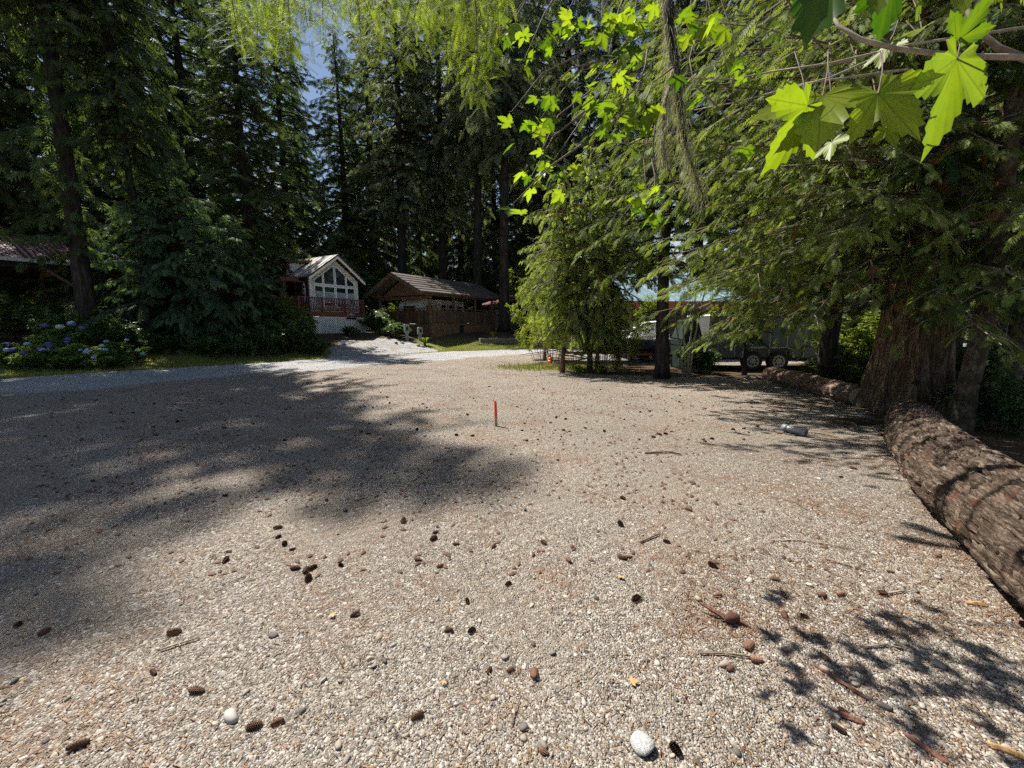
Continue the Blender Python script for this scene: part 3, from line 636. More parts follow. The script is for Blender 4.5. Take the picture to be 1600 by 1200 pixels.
def build_cabin():
    c = empty('cabin', (-12.33, 24.78, 0.98), R(60), 'small cream cabin with a tall gable window wall above a white lattice skirt', 'cabin')
    W, D, FL = 3.5, 7.6, 1.33; RZ, EZ = 4.87, 3.38; ov = 0.3; sl = (RZ - EZ) / (W / 2 + ov)
    def roof_z(x): return RZ - abs(x - W / 2) * sl
    # front wall with its gable, body walls
    fw = MB(); fw.prism([(0, FL), (W, FL), (W, roof_z(W) - 0.12), (W / 2, RZ - 0.12), (0, roof_z(0) - 0.12)], lambda p, q, t_: (p, t_, q), 0, 0.12)
    fwall = fw.build('front_wall', M['siding'], c)
    box('side_wall', M['brown_wall'], c, 0.0, 0.12, 0.125, D, FL, roof_z(0) - 0.12)
    box('far_side_wall', M['siding'], c, W - 0.12, W, 0.125, D, FL, roof_z(W) - 0.12)
    box('back_wall', M['siding'], c, 0.125, W - 0.125, D - 0.12, D, FL, roof_z(0) - 0.15)
    box('floor', M['beam'], c, 0.125, W - 0.125, 0.125, D - 0.125, FL - 0.15, FL)
    box('corner_trim', M['white'], c, -0.02, 0.1, -0.025, -0.002, FL, roof_z(0) - 0.13); box('corner_trim', M['white'], c, W - 0.1, W + 0.02, -0.025, -0.002, FL, roof_z(W) - 0.13)
    # window wall: four lower and four upper panes
    cols = [(0.30, 0.86), (0.96, 1.69), (1.81, 2.54), (2.64, 3.20)]
    def top(x): return RZ - 0.58 - abs(x - W / 2) * sl
    for j, (x0, x1) in enumerate(cols):
        # lower
        z0, z1 = 1.72, 2.93
        wn = MB(); t_ = 0.075
        wn.box(x0 - t_ * .6, x0 + 0.02, -0.05, -0.003, z0 - t_, z1 + t_); wn.box(x1 - 0.02, x1 + t_ * .6, -0.05, -0.003, z0 - t_, z1 + t_)
        wn.box(x0 + 0.021, x1 - 0.021, -0.05, -0.003, z0 - t_, z0 + 0.02); wn.box(x0 + 0.021, x1 - 0.021, -0.05, -0.003, z1 - 0.02, z1 + t_)
        wo_ = wn.build('window', M['white'], c)
        box('pane', M['glass'], wo_, x0 + 0.021, x1 - 0.021, -0.02, -0.004, z0 + 0.021, z1 - 0.021)
        bl = 2.0 if j in (1, 2) else z0 + 0.03
        box('blind', M['blind'], wo_, x0 + 0.03, x1 - 0.03, -0.0245, -0.021, bl, 2.62)
        if j in (1, 2): box('sash_rail', M['white'], wo_, x0 + 0.021, x1 - 0.021, -0.045, -0.022, 1.93, 1.99)
        # upper, following the slope
        zb = 3.08; ztl, ztr = top(x0), top(x1)
        ptsO = [(x0 - 0.04, zb - 0.05), (x1 + 0.04, zb - 0.05), (x1 + 0.04, top(x1 + 0.04) + 0.08), (x0 - 0.04, top(x0 - 0.04) + 0.08)]
        ptsI = [(x0 + 0.02, zb + 0.02), (x1 - 0.02, zb + 0.02), (x1 - 0.02, top(x1 - 0.02)), (x0 + 0.02, top(x0 + 0.02))]
        fr = MB()
        for a in range(4):
            b_ = (a + 1) % 4; poly = [ptsO[a], ptsO[b_], ptsI[b_], ptsI[a]]
            fr.prism(poly, lambda p, q, t_: (p, t_, q), -0.052, -0.003)
        fo = fr.build('window', M['white'], c)
        MB().prism(ptsI, lambda p, q, t_: (p, t_, q), -0.02, -0.004).build('pane', M['glass'], fo)
    # roof
    for nm, xa, xb, mt in (('roof_slope', -ov, W / 2, M['metal_sunlit']), ('roof_slope', W / 2, W + ov, M['metal_brown'])):
        MB().prism([(xa, roof_z(xa)), (xb, roof_z(xb)), (xb, roof_z(xb) + 0.07), (xa, roof_z(xa) + 0.07)], lambda p, q, t_: (p, t_, q), -0.45, D + 0.3).build(nm, mt, c)
    for nm, xa, xb in (('rake_board', -ov, W / 2), ('rake_board', W / 2, W + ov)):
        MB().prism([(xa, roof_z(xa) - 0.17), (xb, roof_z(xb) - 0.17), (xb, roof_z(xb) - 0.004), (xa, roof_z(xa) - 0.004)], lambda p, q, t_: (p, t_, q), -0.47, -0.41).build(nm, M['white'], c)
        MB().prism([(xa, roof_z(xa) + 0.0), (xb, roof_z(xb) + 0.0), (xb, roof_z(xb) + 0.1), (xa, roof_z(xa) + 0.1)], lambda p, q, t_: (p, t_, q), -0.51, -0.453).build('roof_edge', M['metal_brown'], c)
    for i in range(16):   # standing seams on the sunny slope
        yv = -0.2 + i * 0.5
        MB().prism([(-ov, roof_z(-ov) + 0.07), (W / 2, RZ + 0.07), (W / 2, RZ + 0.10), (-ov, roof_z(-ov) + 0.10)], lambda p, q, t_: (p, t_, q), yv, yv + 0.04).build('roof_seam', M['metal_brown'] if i % 4 == 0 else M['metal_sunlit'], c)
    # dormer with a row of small windows
    d0, d1 = 1.9, 7.0
    dm = MB().prism([(0.02, roof_z(0.02) + 0.05), (W / 2, RZ - 0.1), (W / 2, 4.55), (0.02, 4.36)], lambda p, q, t_: (p, t_, q), d0, d1).build('dormer', M['white'], c)
    MB().prism([(-0.35, 4.37), (W / 2 + 0.1, 4.62), (W / 2 + 0.1, 4.76), (-0.35, 4.50)], lambda p, q, t_: (p, t_, q), d0 - 0.3, d1 + 0.2).build('dormer_roof', M['brown'], c)
    for i in range(6):
        y0 = d0 + 0.25 + i * 0.8
        wdw = box('dormer_window', M['white'], dm, -0.02, 0.015, y0, y0 + 0.66, 3.68, 4.24); box('pane', M['glass'], dm, -0.028, -0.021, y0 + 0.07, y0 + 0.59, 3.75, 4.17)
    # porch roof, posts, door, oval sign
    box('porch_roof', M['brown'], c, -1.45, -0.305, 0.55, D, 3.12, 3.34); box('porch_soffit', M['beam'], c, -0.304, -0.003, 0.55, D, 3.12, 3.2)
    for y0 in (0.75, 3.0, 5.2): box('porch_post', M['brown'], c, -1.18, -1.04, y0, y0 + 0.14, FL, 3.118)
    dr = box('door', M['dark'], c, -0.03, -0.002, 1.5, 2.4, FL + 0.02, 3.0)
    box('door_frame', M['brown'], dr, -0.045, -0.004, 1.4, 1.498, FL + 0.02, 3.08); box('door_frame', M['brown'], dr, -0.045, -0.004, 2.402, 2.5, FL + 0.02, 3.08)
    box('pane', M['glass'], dr, -0.04, -0.031, 1.7, 2.2, 2.1, 2.85)
    ov_ = [(math.cos(a) * 0.13, 2.55 + math.sin(a) * 0.55 * (1 if abs(math.sin(a)) < 0.97 else 1.06)) for a in np.linspace(0, 6.283, 21)[:-1]]
    sg = MB().prism(ov_, lambda p, q, t_: (t_, 0.55 + p, q), -0.04, -0.01).build('oval_sign', M['white'], c)
    for z in (2.3, 2.55, 2.78): box('sign_picture', M['dark'], sg, -0.046, -0.041, 0.48, 0.62, z, z + 0.13)
    # deck, rim, railing, lattice
    fy, lx, rx = -0.6, -1.2, W
    box('deck', M['brown'], c, lx + 0.05, rx, fy + 0.05, -0.03, FL - 0.06, FL); box('side_deck', M['brown'], c, lx + 0.05, -0.01, -0.029, D, FL - 0.06, FL)
    box('rim_board', M['brown'], c, lx, rx + 0.02, fy, fy + 0.049, FL - 0.28, FL + 0.01); box('rim_board', M['brown'], c, lx, lx + 0.049, fy + 0.05, D, FL - 0.28, FL + 0.01)
    box('rim_board', M['brown'], c, rx + 0.001, rx + 0.02, fy + 0.05, 0, FL - 0.28, FL + 0.01)
    rt = FL + 0.86
    box('top_rail', M['brown'], c, lx, rx, fy, fy + 0.09, rt - 0.05, rt); box('top_rail', M['brown'], c, lx, lx + 0.09, fy + 0.091, D, rt - 0.05, rt)
    box('bottom_rail', M['brown'], c, lx, rx, fy + 0.02, fy + 0.07, FL + 0.08, FL + 0.14); box('bottom_rail', M['brown'], c, lx + 0.02, lx + 0.07, fy + 0.091, D, FL + 0.08, FL + 0.14)
    for x in (lx, 0.35, 1.95, rx - 0.1): box('rail_post', M['brown'], c, x, x + 0.1, fy - 0.012, fy + 0.098, FL + 0.012, rt + 0.02)
    for y in (1.0, 2.6, 4.2, 5.8): box('rail_post', M['brown'], c, lx - 0.01, lx + 0.09, y, y + 0.1, FL + 0.012, rt + 0.02)
    bal = MB().box(0, 0.036, 0, 0.036, FL + 0.141, rt - 0.051).mesh('baluster', M['brown'])
    xs = [(x, fy + 0.027) for x in np.arange(lx + 0.16, rx - 0.12, 0.115) if min(abs(x - q) for q in (0.38, 1.98)) > 0.08] + [(lx + 0.027, y) for y in np.arange(fy + 0.2, D, 0.115)]
    for x, y in xs:
        o = link(bpy.data.objects.new('baluster', bal), c); o.location = (x, y, 0)
    segs = [(lx, 0.0), (0.0, 1.2), (1.2, 2.4), (2.4, rx)]
    for a, b_ in segs:
        mb = MB(); rect_strip(mb, a + 0.03, b_ - 0.03, 0.0, FL - 0.29, fy + 0.01, 0.05, 0.15); tag(mb.build('lattice_panel', M['white'], c), kind='stuff')
        box('lattice_post', M['white'], c, a - 0.03, a + 0.03, fy - 0.012, fy + 0.005, 0.0, FL - 0.29)
    box('lattice_post', M['white'], c, rx - 0.04, rx + 0.02, fy - 0.012, fy + 0.005, 0, FL - 0.29)
    mb = MB(); rect_strip(mb, 0.0, 3.5, 0.0, FL - 0.29, 0, 0.05, 0.15); mb.v = [(lx + 0.01 + y, fy + 0.1 + x, z) for x, y, z in mb.v]; mb.f = [tuple(reversed(f)) for f in mb.f]
    tag(mb.build('lattice_panel', M['white'], c), kind='stuff')
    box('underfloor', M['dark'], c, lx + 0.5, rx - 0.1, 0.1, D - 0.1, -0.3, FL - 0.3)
    box('name_plate', M['dark'], c, 2.0, 2.75, fy - 0.03, fy - 0.014, FL - 0.44, FL - 0.31)
    orn = MB()
    for i in range(7):
        a = math.pi * i / 6; orn.beam((2.35, fy - 0.03, FL - 0.17), (2.35 + 0.3 * math.cos(a), fy - 0.03, FL - 0.17 + 0.14 * math.sin(a)), 0.02, 0.025)
    orn.build('ornament', M['pale'], c)
    return c
build_cabin()

# ------------------------------------------------------------------ brown pavilion over a parked travel trailer
def build_pavilion():
    c = empty('pavilion', (-5.45, 26.95, 0.62), math.atan2(0.83, 0.55), 'brown timber pavilion with a shake gable roof over a plank railed deck', 'pavilion')
    X, Yd = 7.1, 4.3; FZ = 0.95; RT = 1.98; EZ, AZ, ym = 2.95, 4.32, 2.62
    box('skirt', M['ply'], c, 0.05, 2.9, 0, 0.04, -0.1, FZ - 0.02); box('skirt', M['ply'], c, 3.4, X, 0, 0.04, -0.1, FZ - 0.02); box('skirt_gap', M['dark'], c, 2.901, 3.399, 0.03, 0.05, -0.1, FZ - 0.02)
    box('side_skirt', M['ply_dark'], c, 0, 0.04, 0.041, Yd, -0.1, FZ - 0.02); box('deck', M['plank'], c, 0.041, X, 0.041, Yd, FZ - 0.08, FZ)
    box('front_ledger', M['beam'], c, -0.01, X, -0.03, -0.001, FZ - 0.06, FZ + 0.05)
    n = 6
    for i in range(n):
        a, b_ = X * i / n, X * (i + 1) / n
        box('rail_panel', M['plank'], c, a + 0.11, b_ - 0.01, 0.02, 0.05, FZ + 0.09, RT - 0.1)
        box('rail_post', M['beam'], c, a, a + 0.1, -0.032, 0.068, FZ + 0.051, RT)
    box('rail_post', M['beam'], c, X, X + 0.1, -0.032, 0.068, FZ, RT)
    for i in range(4):
        a, b_ = 0.1 + Yd * i / 4, Yd * (i + 1) / 4
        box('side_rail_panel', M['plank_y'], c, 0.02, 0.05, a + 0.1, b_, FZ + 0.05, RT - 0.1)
        box('rail_post', M['beam'], c, -0.03, 0.07, b_ + 0.001, b_ + 0.09, FZ, RT)
    box('top_rail', M['beam'], c, -0.05, X + 0.12, -0.05, 0.09, RT + 0.001, RT + 0.06); box('top_rail', M['beam'], c, -0.05, 0.09, 0.091, Yd + 0.1, RT + 0.001, RT + 0.06)
    for x in (0.02, 2.45, 4.9, X - 0.02):
        for y in (0.10, ym * 2 - 0.1): box('roof_post', M['beam'], c, x, x + 0.13, y, y + 0.13, FZ, EZ + 0.02)
    x0, x1 = -1.0, 8.3; ye = (-0.25, ym * 2 + 0.25)
    sl = (AZ - EZ) / (ym - ye[0])
    for a, b_ in ((ye[0], ym), (ym, ye[1])):
        za, zb = (EZ, AZ) if a < ym - 0.1 and b_ == ym else (AZ, EZ)
        MB().prism([(a, za), (b_, zb), (b_, zb + 0.1), (a, za + 0.1)], lambda p, q, t_: (t_, p, q), x0, x1).build('roof_slope', M['shake'], c)
        MB().prism([(a, za - 0.16), (b_, zb - 0.16), (b_, zb - 0.003), (a, za - 0.003)], lambda p, q, t_: (t_, p, q), x0 + 0.01, x0 + 0.07).build('rake_board', M['beam'], c)
        # courses of shakes: butt edges standing proud
        for kx in range(7):
            f0 = kx / 7; f1 = f0 + 0.02
            if a < ym - 0.1 and b_ == ym: pa, pz = a + (ym - a) * f0, za + (zb - za) * f0
            else: pa, pz = b_ - (b_ - ym) * f0, zb + (za - zb) * f0
            MB().beam((x0 - 0.01, pa, pz + 0.105), (x1 + 0.01, pa, pz + 0.105), 0.10, 0.018).build('shake_course', M['shake'], c)
    MB().prism([(0.3, EZ - 0.05), (ym * 2 - 0.3, EZ - 0.05), (ym, AZ - 0.22)], lambda p, q, t_: (t_, p, q), 0.05, 0.1).build('gable_panel', M['ply'], c)
    box('tie_beam', M['beam'], c, -0.02, 0.16, 0.0, ym * 2, EZ - 0.3, EZ - 0.12); box('eave_beam', M['beam'], c, -0.6, X + 0.6, 0.08, 0.22, EZ - 0.11, EZ + 0.04); box('eave_beam', M['beam'], c, -0.6, X + 0.6, ym * 2 - 0.22, ym * 2 - 0.08, EZ - 0.11, EZ + 0.04)
    # travel trailer parked beneath
    t = empty('travel_trailer', c.location, c.rotation_euler.z, 'cream travel trailer parked under the brown pavilion roof', 'trailer')
    prof_ = [(0.4, 1.0), (0.4, 2.35), (0.65, 2.72), (4.9, 2.72), (5.05, 2.4), (5.05, 1.0)]
    MB().prism(prof_, lambda p, q, t_: (p, t_, q), 1.3, 3.6).build('body', M['rv'], t, bevel=0.06)
    for a, b_, z0, z1 in ((0.9, 1.5, 1.9, 2.3), (3.2, 3.75, 1.95, 2.35), (4.1, 4.7, 1.95, 2.3)):
        f = box('window', M['steel'], t, a, b_, 1.285, 1.298, z0, z1); box('pane', M['glass'], f, a + 0.04, b_ - 0.04, 1.278, 1.284, z0 + 0.04, z1 - 0.04)
    d = box('door', M['rv'], t, 2.3, 2.95, 1.27, 1.297, 1.02, 2.5); box('pane', M['dark'], d, 2.42, 2.83, 1.262, 1.269, 1.9, 2.35)
    f = box('window', M['steel'], t, 0.385, 0.398, 1.8, 3.1, 1.8, 2.25); box('pane', M['glass'], f, 0.378, 0.384, 1.86, 3.04, 1.85, 2.2)
    for x in (2.5, 3.3): MB().prism([(x + 0.32 * math.cos(a), 1.0 + 0.32 * math.sin(a)) for a in np.linspace(0, 6.28, 17)[:-1]], lambda p, q, t_: (p, t_, q), 1.31, 1.5).build('wheel', M['rubber'], t)
build_pavilion()

# ------------------------------------------------------------------ small tan shed with porch behind the flared fir
def build_shed():
    c = empty('small_shed', (-1.6, 36.0, 0.75), R(35), 'small dark shed with a low red-brown roof beyond the brown pavilion', 'shed')
    box('wall', M['tan'], c, 0.3, 3.6, 1.2, 3.6, 0.2, 2.2); box('porch_floor', M['plank'], c, 0, 3.9, 0, 1.19, 0.0, 0.2)
    MB().prism([(-0.5, 2.2), (2.0, 2.95), (4.5, 2.2), (4.5, 2.32), (2.0, 3.1), (-0.5, 2.32)], lambda p, q, t_: (p, t_, q), -0.4, 4.0).build('roof', M['red_metal'], c)
    for x in (0.0, 1.4, 3.8): box('porch_post', M['beam'], c, x, x + 0.12, 0, 0.12, 0.2, 2.2)
    box('window', M['glass'], c, 2.3, 3.2, 1.17, 1.198, 1.1, 1.8)
    for i in range(5): box('porch_board', M['olive'], c, 1.6 + i * 0.42, 1.98 + i * 0.42, -0.03, 0.0, 0.2, 1.35)
    t = empty('white_trailer', (-2.9, 39.5, 0.75), R(20), 'white trailer glimpsed between the pavilion and the flared fir trunk', 'trailer')
    MB().prism([(0, 0.6), (0, 2.4), (0.25, 2.65), (2.4, 2.65), (2.4, 0.6)], lambda p, q, t_: (p, t_, q), 0, 2.0).build('body', M['rv'], t, bevel=0.05)
    box('stripe', M['dark'], t, 0.01, 2.39, -0.012, -0.002, 1.95, 2.1); f = box('window', M['glass'], t, 1.2, 2.2, -0.016, -0.003, 1.2, 1.75)
    b = empty('storage_bin', (ux(795, 33.2), 33.2, gz(ux(795, 33.2), 33.2)), R(10), 'small blue storage bin at the foot of the flared fir', 'bin')
    MB().prism([(-0.3, 0), (0.3, 0), (0.36, 0.5), (-0.36, 0.5)], lambda p, q, t_: (p, t_, q), -0.25, 0.25).build('tub', M['boat_blue'], b); box('lid', M['boat_blue'], b, -0.39, 0.39, -0.28, 0.28, 0.501, 0.55)
build_shed()

# ------------------------------------------------------------------ red roofed carport at the left
def build_carport():
    c = empty('carport', (-18.5, 18.0, 0.75), math.atan2(2.3, 1.5), 'open carport with a corrugated rust-red metal roof at the left edge', 'carport')
    # local x runs along the eave (away from the camera), y to the left
    x0, x1 = -9.0, 0.0; y1 = 4.6; z0, z1 = 3.35, 4.85
    nr = 46; rib = MB()
    vs_, fs_ = [], []
    for i in range(nr * 4 + 1):
        x = x0 + (x1 - x0) * i / (nr * 4); h = 0.035 if (i % 4) in (1, 2) else 0.0
        vs_ += [(x, -0.3, z0 + h), (x, y1, z1 + h)]
    for i in range(nr * 4): fs_.append((2 * i, 2 * i + 2, 2 * i + 3, 2 * i + 1))
    rib.add(vs_, fs_); rib.build('roof_sheet', M['red_metal'], c)
    MB().prism([(y1, z1), (9.4, z0), (9.4, z0 - 0.05), (y1, z1 - 0.05)], lambda p, q, t_: (t_, p, q), x0, x1).build('far_roof_sheet', M['red_metal'], c)
    box('ridge_cap', M['red_metal'], c, x0, x1 + 0.02, y1 - 0.15, y1 + 0.15, z1 + 0.03, z1 + 0.08)
    MB().beam((x0, -0.31, z0 - 0.05), (x1, -0.31, z0 - 0.05), 0.05, 0.14).build('gutter', M['steel'], c)
    box('eave_beam', M['dark'], c, x0, x1 - 0.2, 0.0, 0.2, z0 - 0.32, z0 - 0.02)
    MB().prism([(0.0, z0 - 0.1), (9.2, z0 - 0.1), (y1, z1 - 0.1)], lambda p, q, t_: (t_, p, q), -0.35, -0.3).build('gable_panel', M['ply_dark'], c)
    for x in (-0.4, -3.4, -6.4):
        box('post', M['beam'], c, x, x + 0.18, 0.01, 0.19, -0.6, z0 - 0.321); box('post', M['beam'], c, x, x + 0.18, 8.8, 8.98, -0.3, z0 - 0.1)
        MB().beam((x - 0.9, 0.1, z0 - 0.34), (x, 0.1, z0 - 1.1), 0.1, 0.1).build('knee_brace', M['beam'], c)
    MB().beam((-0.3, 0.2, z0 - 1.1), (-0.3, 1.1, z0 - 0.2), 0.1, 0.1).build('knee_brace', M['beam'], c)
    box('back_wall', M['tan'], c, -9, -2.6, 5.2, 5.35, 0.0, 2.9); box('side_wall', M['tan'], c, -9, -8.85, 0.5, 5.19, 0.0, 2.9); box('slab', M['concrete'], c, -9, 0, -0.2, 9.2, -0.4, 0.02)
    box('half_wall', M['tan'], c, -0.02, 0.06, 1.6, 6.2, -0.1, 1.9); box('half_wall_cap', M['dark'], c, -0.06, 0.10, 1.55, 6.25, 1.901, 1.99)
build_carport()

# ------------------------------------------------------------------ shelter with blue metal roof, boat, cargo trailer at the right
def build_right():
    c = empty('shelter', (ux(945, 17.2), 17.2, 0.0), R(6), 'open shelter with a blue-grey metal roof and rust-red fascia behind the thicket', 'shelter')
    Lx = 9.0
    MB().prism([(-0.4, 2.42), (4.2, 4.1), (4.2, 4.18), (-0.4, 2.50)], lambda p, q, t_: (t_, p, q), -0.3, Lx).build('roof_slope', M['blue_roof'], c)
    MB().prism([(4.2, 4.1), (8.8, 2.42), (8.8, 2.50), (4.2, 4.18)], lambda p, q, t_: (t_, p, q), -0.3, Lx).build('roof_slope', M['blue_roof'], c)
    for i in range(24): MB().prism([(-0.4, 2.5), (4.2, 4.18), (4.2, 4.21), (-0.4, 2.53)], lambda p, q, t_: (t_, p, q), -0.25 + i * 0.39, -0.21 + i * 0.39).build('roof_seam', M['blue_roof'], c)
    box('fascia', M['rust'], c, -0.3, Lx, -0.44, -0.401, 2.16, 2.5); box('eave_beam', M['beam'], c, 0, Lx - 0.2, 0, 0.18, 2.15, 2.35)
    for x in (0.55, 1.15, 4.4, 8.4): box('post', M['beam'], c, x, x + 0.18, 0, 0.18, 0, 2.149)
    for x in (0.4, 4.4, 8.4): box('post', M['tan'], c, x, x + 0.16, 8.2, 8.38, 0, 2.5)
    box('back_wall', M['tan'], c, 4.0, Lx, 8.0, 8.1, 0, 2.6)
    # boat on a trailer
    b = empty('motorboat', (ux(968, 16.4), 16.4, 0.0), R(4), 'blue boat with a white deck and canopy on a trailer under the shelter', 'boat')
    sec = []
    Ls = [(-1.6, 0.10, 0.98), (-1.2, 0.45, 0.95), (-0.4, 0.78, 0.93), (0.8, 0.9, 0.92), (2.6, 0.9, 0.92)]
    vs_, fs_ = [], []
    for x, hw, zt in Ls:
        kz = 0.42 + (0.35 if x < -1.4 else 0.12 if x < -1 else 0)
        vs_ += [(x, -hw, zt), (x, -hw * 0.82, kz + 0.16), (x, 0, kz), (x, hw * 0.82, kz + 0.16), (x, hw, zt)]
    for i in range(len(Ls) - 1):
        for j in range(4): a = i * 5 + j; fs_.append((a, a + 1, a + 6, a + 5))
    fs_.append((4, 3, 2, 1, 0)); n5 = (len(Ls) - 1) * 5; fs_.append(tuple(range(n5, n5 + 5)))
    MB().add(vs_, fs_).build('hull', M['boat_blue'], b)
    dk = [(x, -hw * 1.02, zt + 0.005) for x, hw, zt in Ls] + [(x, hw * 1.02, zt + 0.005) for x, hw, zt in reversed(Ls)]
    MB().add(dk + [(x, y, z + 0.07) for x, y, z in dk], [tuple(range(len(dk))), tuple(range(2 * len(dk) - 1, len(dk) - 1, -1))] + [(i, (i + 1) % len(dk), len(dk) + (i + 1) % len(dk), len(dk) + i) for i in range(len(dk))]).build('deck', M['white'], b)
    MB().prism([(0.2, 1.0), (0.75, 1.62), (1.7, 1.68), (1.9, 1.0)], lambda p, q, t_: (p, t_, q), -0.62, 0.62).build('canopy', M['white'], b, bevel=0.1)
    MB().beam((-0.75, -0.95, 1.22), (0.9, -0.95, 1.34), 0.5, 0.05).build('cover_flap', M['steel'], b)
    MB().beam((-2.3, 0, 0.38), (2.7, 0, 0.38), 0.08, 0.1).build('trailer_frame', M['rust'], b); MB().beam((0.2, -0.8, 0.36), (2.4, -0.8, 0.36), 0.08, 0.1).build('trailer_frame', M['rust'], b)
    for y in (-0.95, 0.8): MB().prism([(1.4 + 0.29 * math.cos(a), 0.29 + 0.29 * math.sin(a)) for a in np.linspace(0, 6.28, 19)[:-1]], lambda p, q, t_: (p, t_, q), y, y + 0.18).build('wheel', M['rubber'], b)
    # cargo trailer
    t = empty('cargo_trailer', (6.55, 13.3, 0.0), R(-4), 'grey box cargo trailer with two axles in the shade behind the peeled log', 'trailer')
    Lt = 4.4
    body = box('body', M['grey_panel'], t, 0, Lt, 0, 2.0, 0.42, 1.80, bevel=0.03)
    for i in range(8): box('panel_seam', M['steel'], t, 0.3 + i * 0.55, 0.33 + i * 0.55, -0.008, -0.001, 0.46, 1.74)
    box('roof_edge', M['white'], t, -0.02, Lt + 0.02, -0.03, 2.03, 1.801, 1.86); box('corner_trim', M['steel'], t, -0.02, 0.05, -0.02, -0.002, 0.42, 1.8)
    box('lower_rail', M['dark'], t, 0, Lt, -0.012, -0.002, 0.36, 0.419)
    for x in (1.42, 2.24):
        wv = MB(); n = 24
        wh = MB().prism([(x + 0.32 * math.cos(a), 0.32 + 0.32 * math.sin(a)) for a in np.linspace(0, 2 * math.pi, n + 1)[:-1]], lambda p, q, t_: (p, t_, q), -0.12, 0.1).build('wheel', M['rubber'], t, bevel=0.03)
        MB().prism([(x + 0.2 * math.cos(a), 0.32 + 0.2 * math.sin(a)) for a in np.linspace(0, 2 * math.pi, n + 1)[:-1]], lambda p, q, t_: (p, t_, q), -0.128, -0.121).build('rim', M['steel'], wh)
        for k_ in range(8):
            a = k_ * math.pi / 4; MB().prism([(x + 0.12 * math.cos(a) + 0.032 * math.cos(q_), 0.32 + 0.12 * math.sin(a) + 0.032 * math.sin(q_)) for q_ in np.linspace(0, 6.28, 9)[:-1]], lambda p, q, t_: (p, t_, q), -0.131, -0.1285).build('rim_hole', M['dark'], wh)
    MB().prism([(1.0, 0.45), (1.05, 0.74), (1.25, 0.8), (2.45, 0.8), (2.62, 0.74), (2.68, 0.45), (2.62, 0.45), (2.58, 0.70), (2.42, 0.75), (1.28, 0.75), (1.1, 0.70), (1.06, 0.45)], lambda p, q, t_: (p, t_, q), -0.2, -0.013).build('fender', M['steel'], t)
    MB().beam((-1.1, 1.0, 0.42), (0, 0.4, 0.42), 0.08, 0.1).build('tongue', M['dark'], t); MB().beam((-1.1, 1.0, 0.42), (0, 1.6, 0.42), 0.08, 0.1).build('tongue', M['dark'], t)
    g = empty('green_tarp', (6.05, 13.6, 0), 0, 'dark green tarp standing at the left end of the grey cargo trailer', 'tarp')
    MB().prism([(-0.3, 0), (0.32, 0), (0.36, 1.1), (0.2, 1.65), (-0.1, 1.7), (-0.34, 1.0)], lambda p, q, t_: (p, t_, q), -0.2, 0.8).build('sheet', M['green'], g, bevel=0.05)
    box('strap', M['dark'], g, -0.36, 0.37, -0.212, -0.205, 0.8, 0.84)
    s_ = empty('notice_sign', (ux(962, 23), 23, 0), 0, 'small white sign on a post across the road behind the shelter', 'sign')
    box('post', M['steel'], s_, -0.04, 0.04, 0, 0.06, 0, 1.9); box('board', M['trail_sign'], s_, -0.3, 0.3, -0.03, -0.002, 1.75, 2.05); box('lower_board', M['trail_sign'], s_, -0.1, 0.3, -0.03, -0.002, 1.45, 1.7)
build_right()

# ------------------------------------------------------------------ utility pedestals, traffic cone, survey stake, planter, pipe
def pedestal(u, Y, h, lab):
    x = ux(u, Y); e = empty('utility_pedestal', (x, Y, gz(x, Y)), R(25), lab, 'pedestal', 'utility pedestals by the driveway')
    box('post', M['pedestal'], e, -0.1, 0.1, -0.08, 0.08, -0.1, h * 0.45); MB().prism([(-0.15, h * 0.451), (0.15, h * 0.451), (0.15, h * 0.93), (0.09, h), (-0.09, h), (-0.15, h * 0.93)], lambda p, q, t_: (p, t_, q), -0.11, 0.11).build('box', M['pedestal'], e)
    box('socket', M['dark'], e, -0.05, 0.09, -0.117, -0.111, h * 0.6, h * 0.85)
pedestal(635, 25.3, 1.0, 'taller grey utility pedestal at the edge of the cabin driveway'); pedestal(656, 25.8, 0.85, 'shorter grey utility pedestal nearer the brown pavilion')

def cone():
    Y = 14.9; x = ux(860, Y); e = empty('traffic_cone', (x, Y, gz(x, Y)), 0.3, 'orange traffic cone standing on the weedy edge of the road', 'cone')
    box('base', M['orange'], e, -0.15, 0.15, -0.15, 0.15, 0, 0.03, 0.01)
    def ring(z0, z1, nm, mt): MB().tube([(0, 0, z0), (0, 0, z1)], [0.115 * (1 - z0 / 0.55), 0.115 * (1 - z1 / 0.55)], 20).build(nm, mt, e, True)
    ring(0.031, 0.20, 'lower_body', M['orange']); ring(0.201, 0.30, 'faded_band', simple_mat('cone_band', (0.75, 0.33, 0.2), 0.4, 0.1)); ring(0.301, 0.47, 'upper_body', M['orange'])
cone()
def stake():
    Y = 5.83; x = ux(774, Y) ; e = empty('survey_stake', (x, Y, gz(x, Y) - 0.03), 0.35, 'wooden survey stake with its top painted pinkish red, standing in the gravel', 'stake')
    MB().prism([(-0.022, 0), (0.022, 0), (0.02, 0.16), (-0.02, 0.16)], lambda p, q, t_: (p + q * -0.02, t_ - q * 0.03, q), -0.009, 0.009).build('shaft', M['wood_raw'], e)
    MB().prism([(-0.02, 0.161), (0.021, 0.161), (0.017, 0.37), (-0.004, 0.425), (-0.02, 0.42)], lambda p, q, t_: (p + q * -0.02, t_ - q * 0.03, q), -0.0095, 0.0095).build('painted_top', M['pink'], e)
stake()
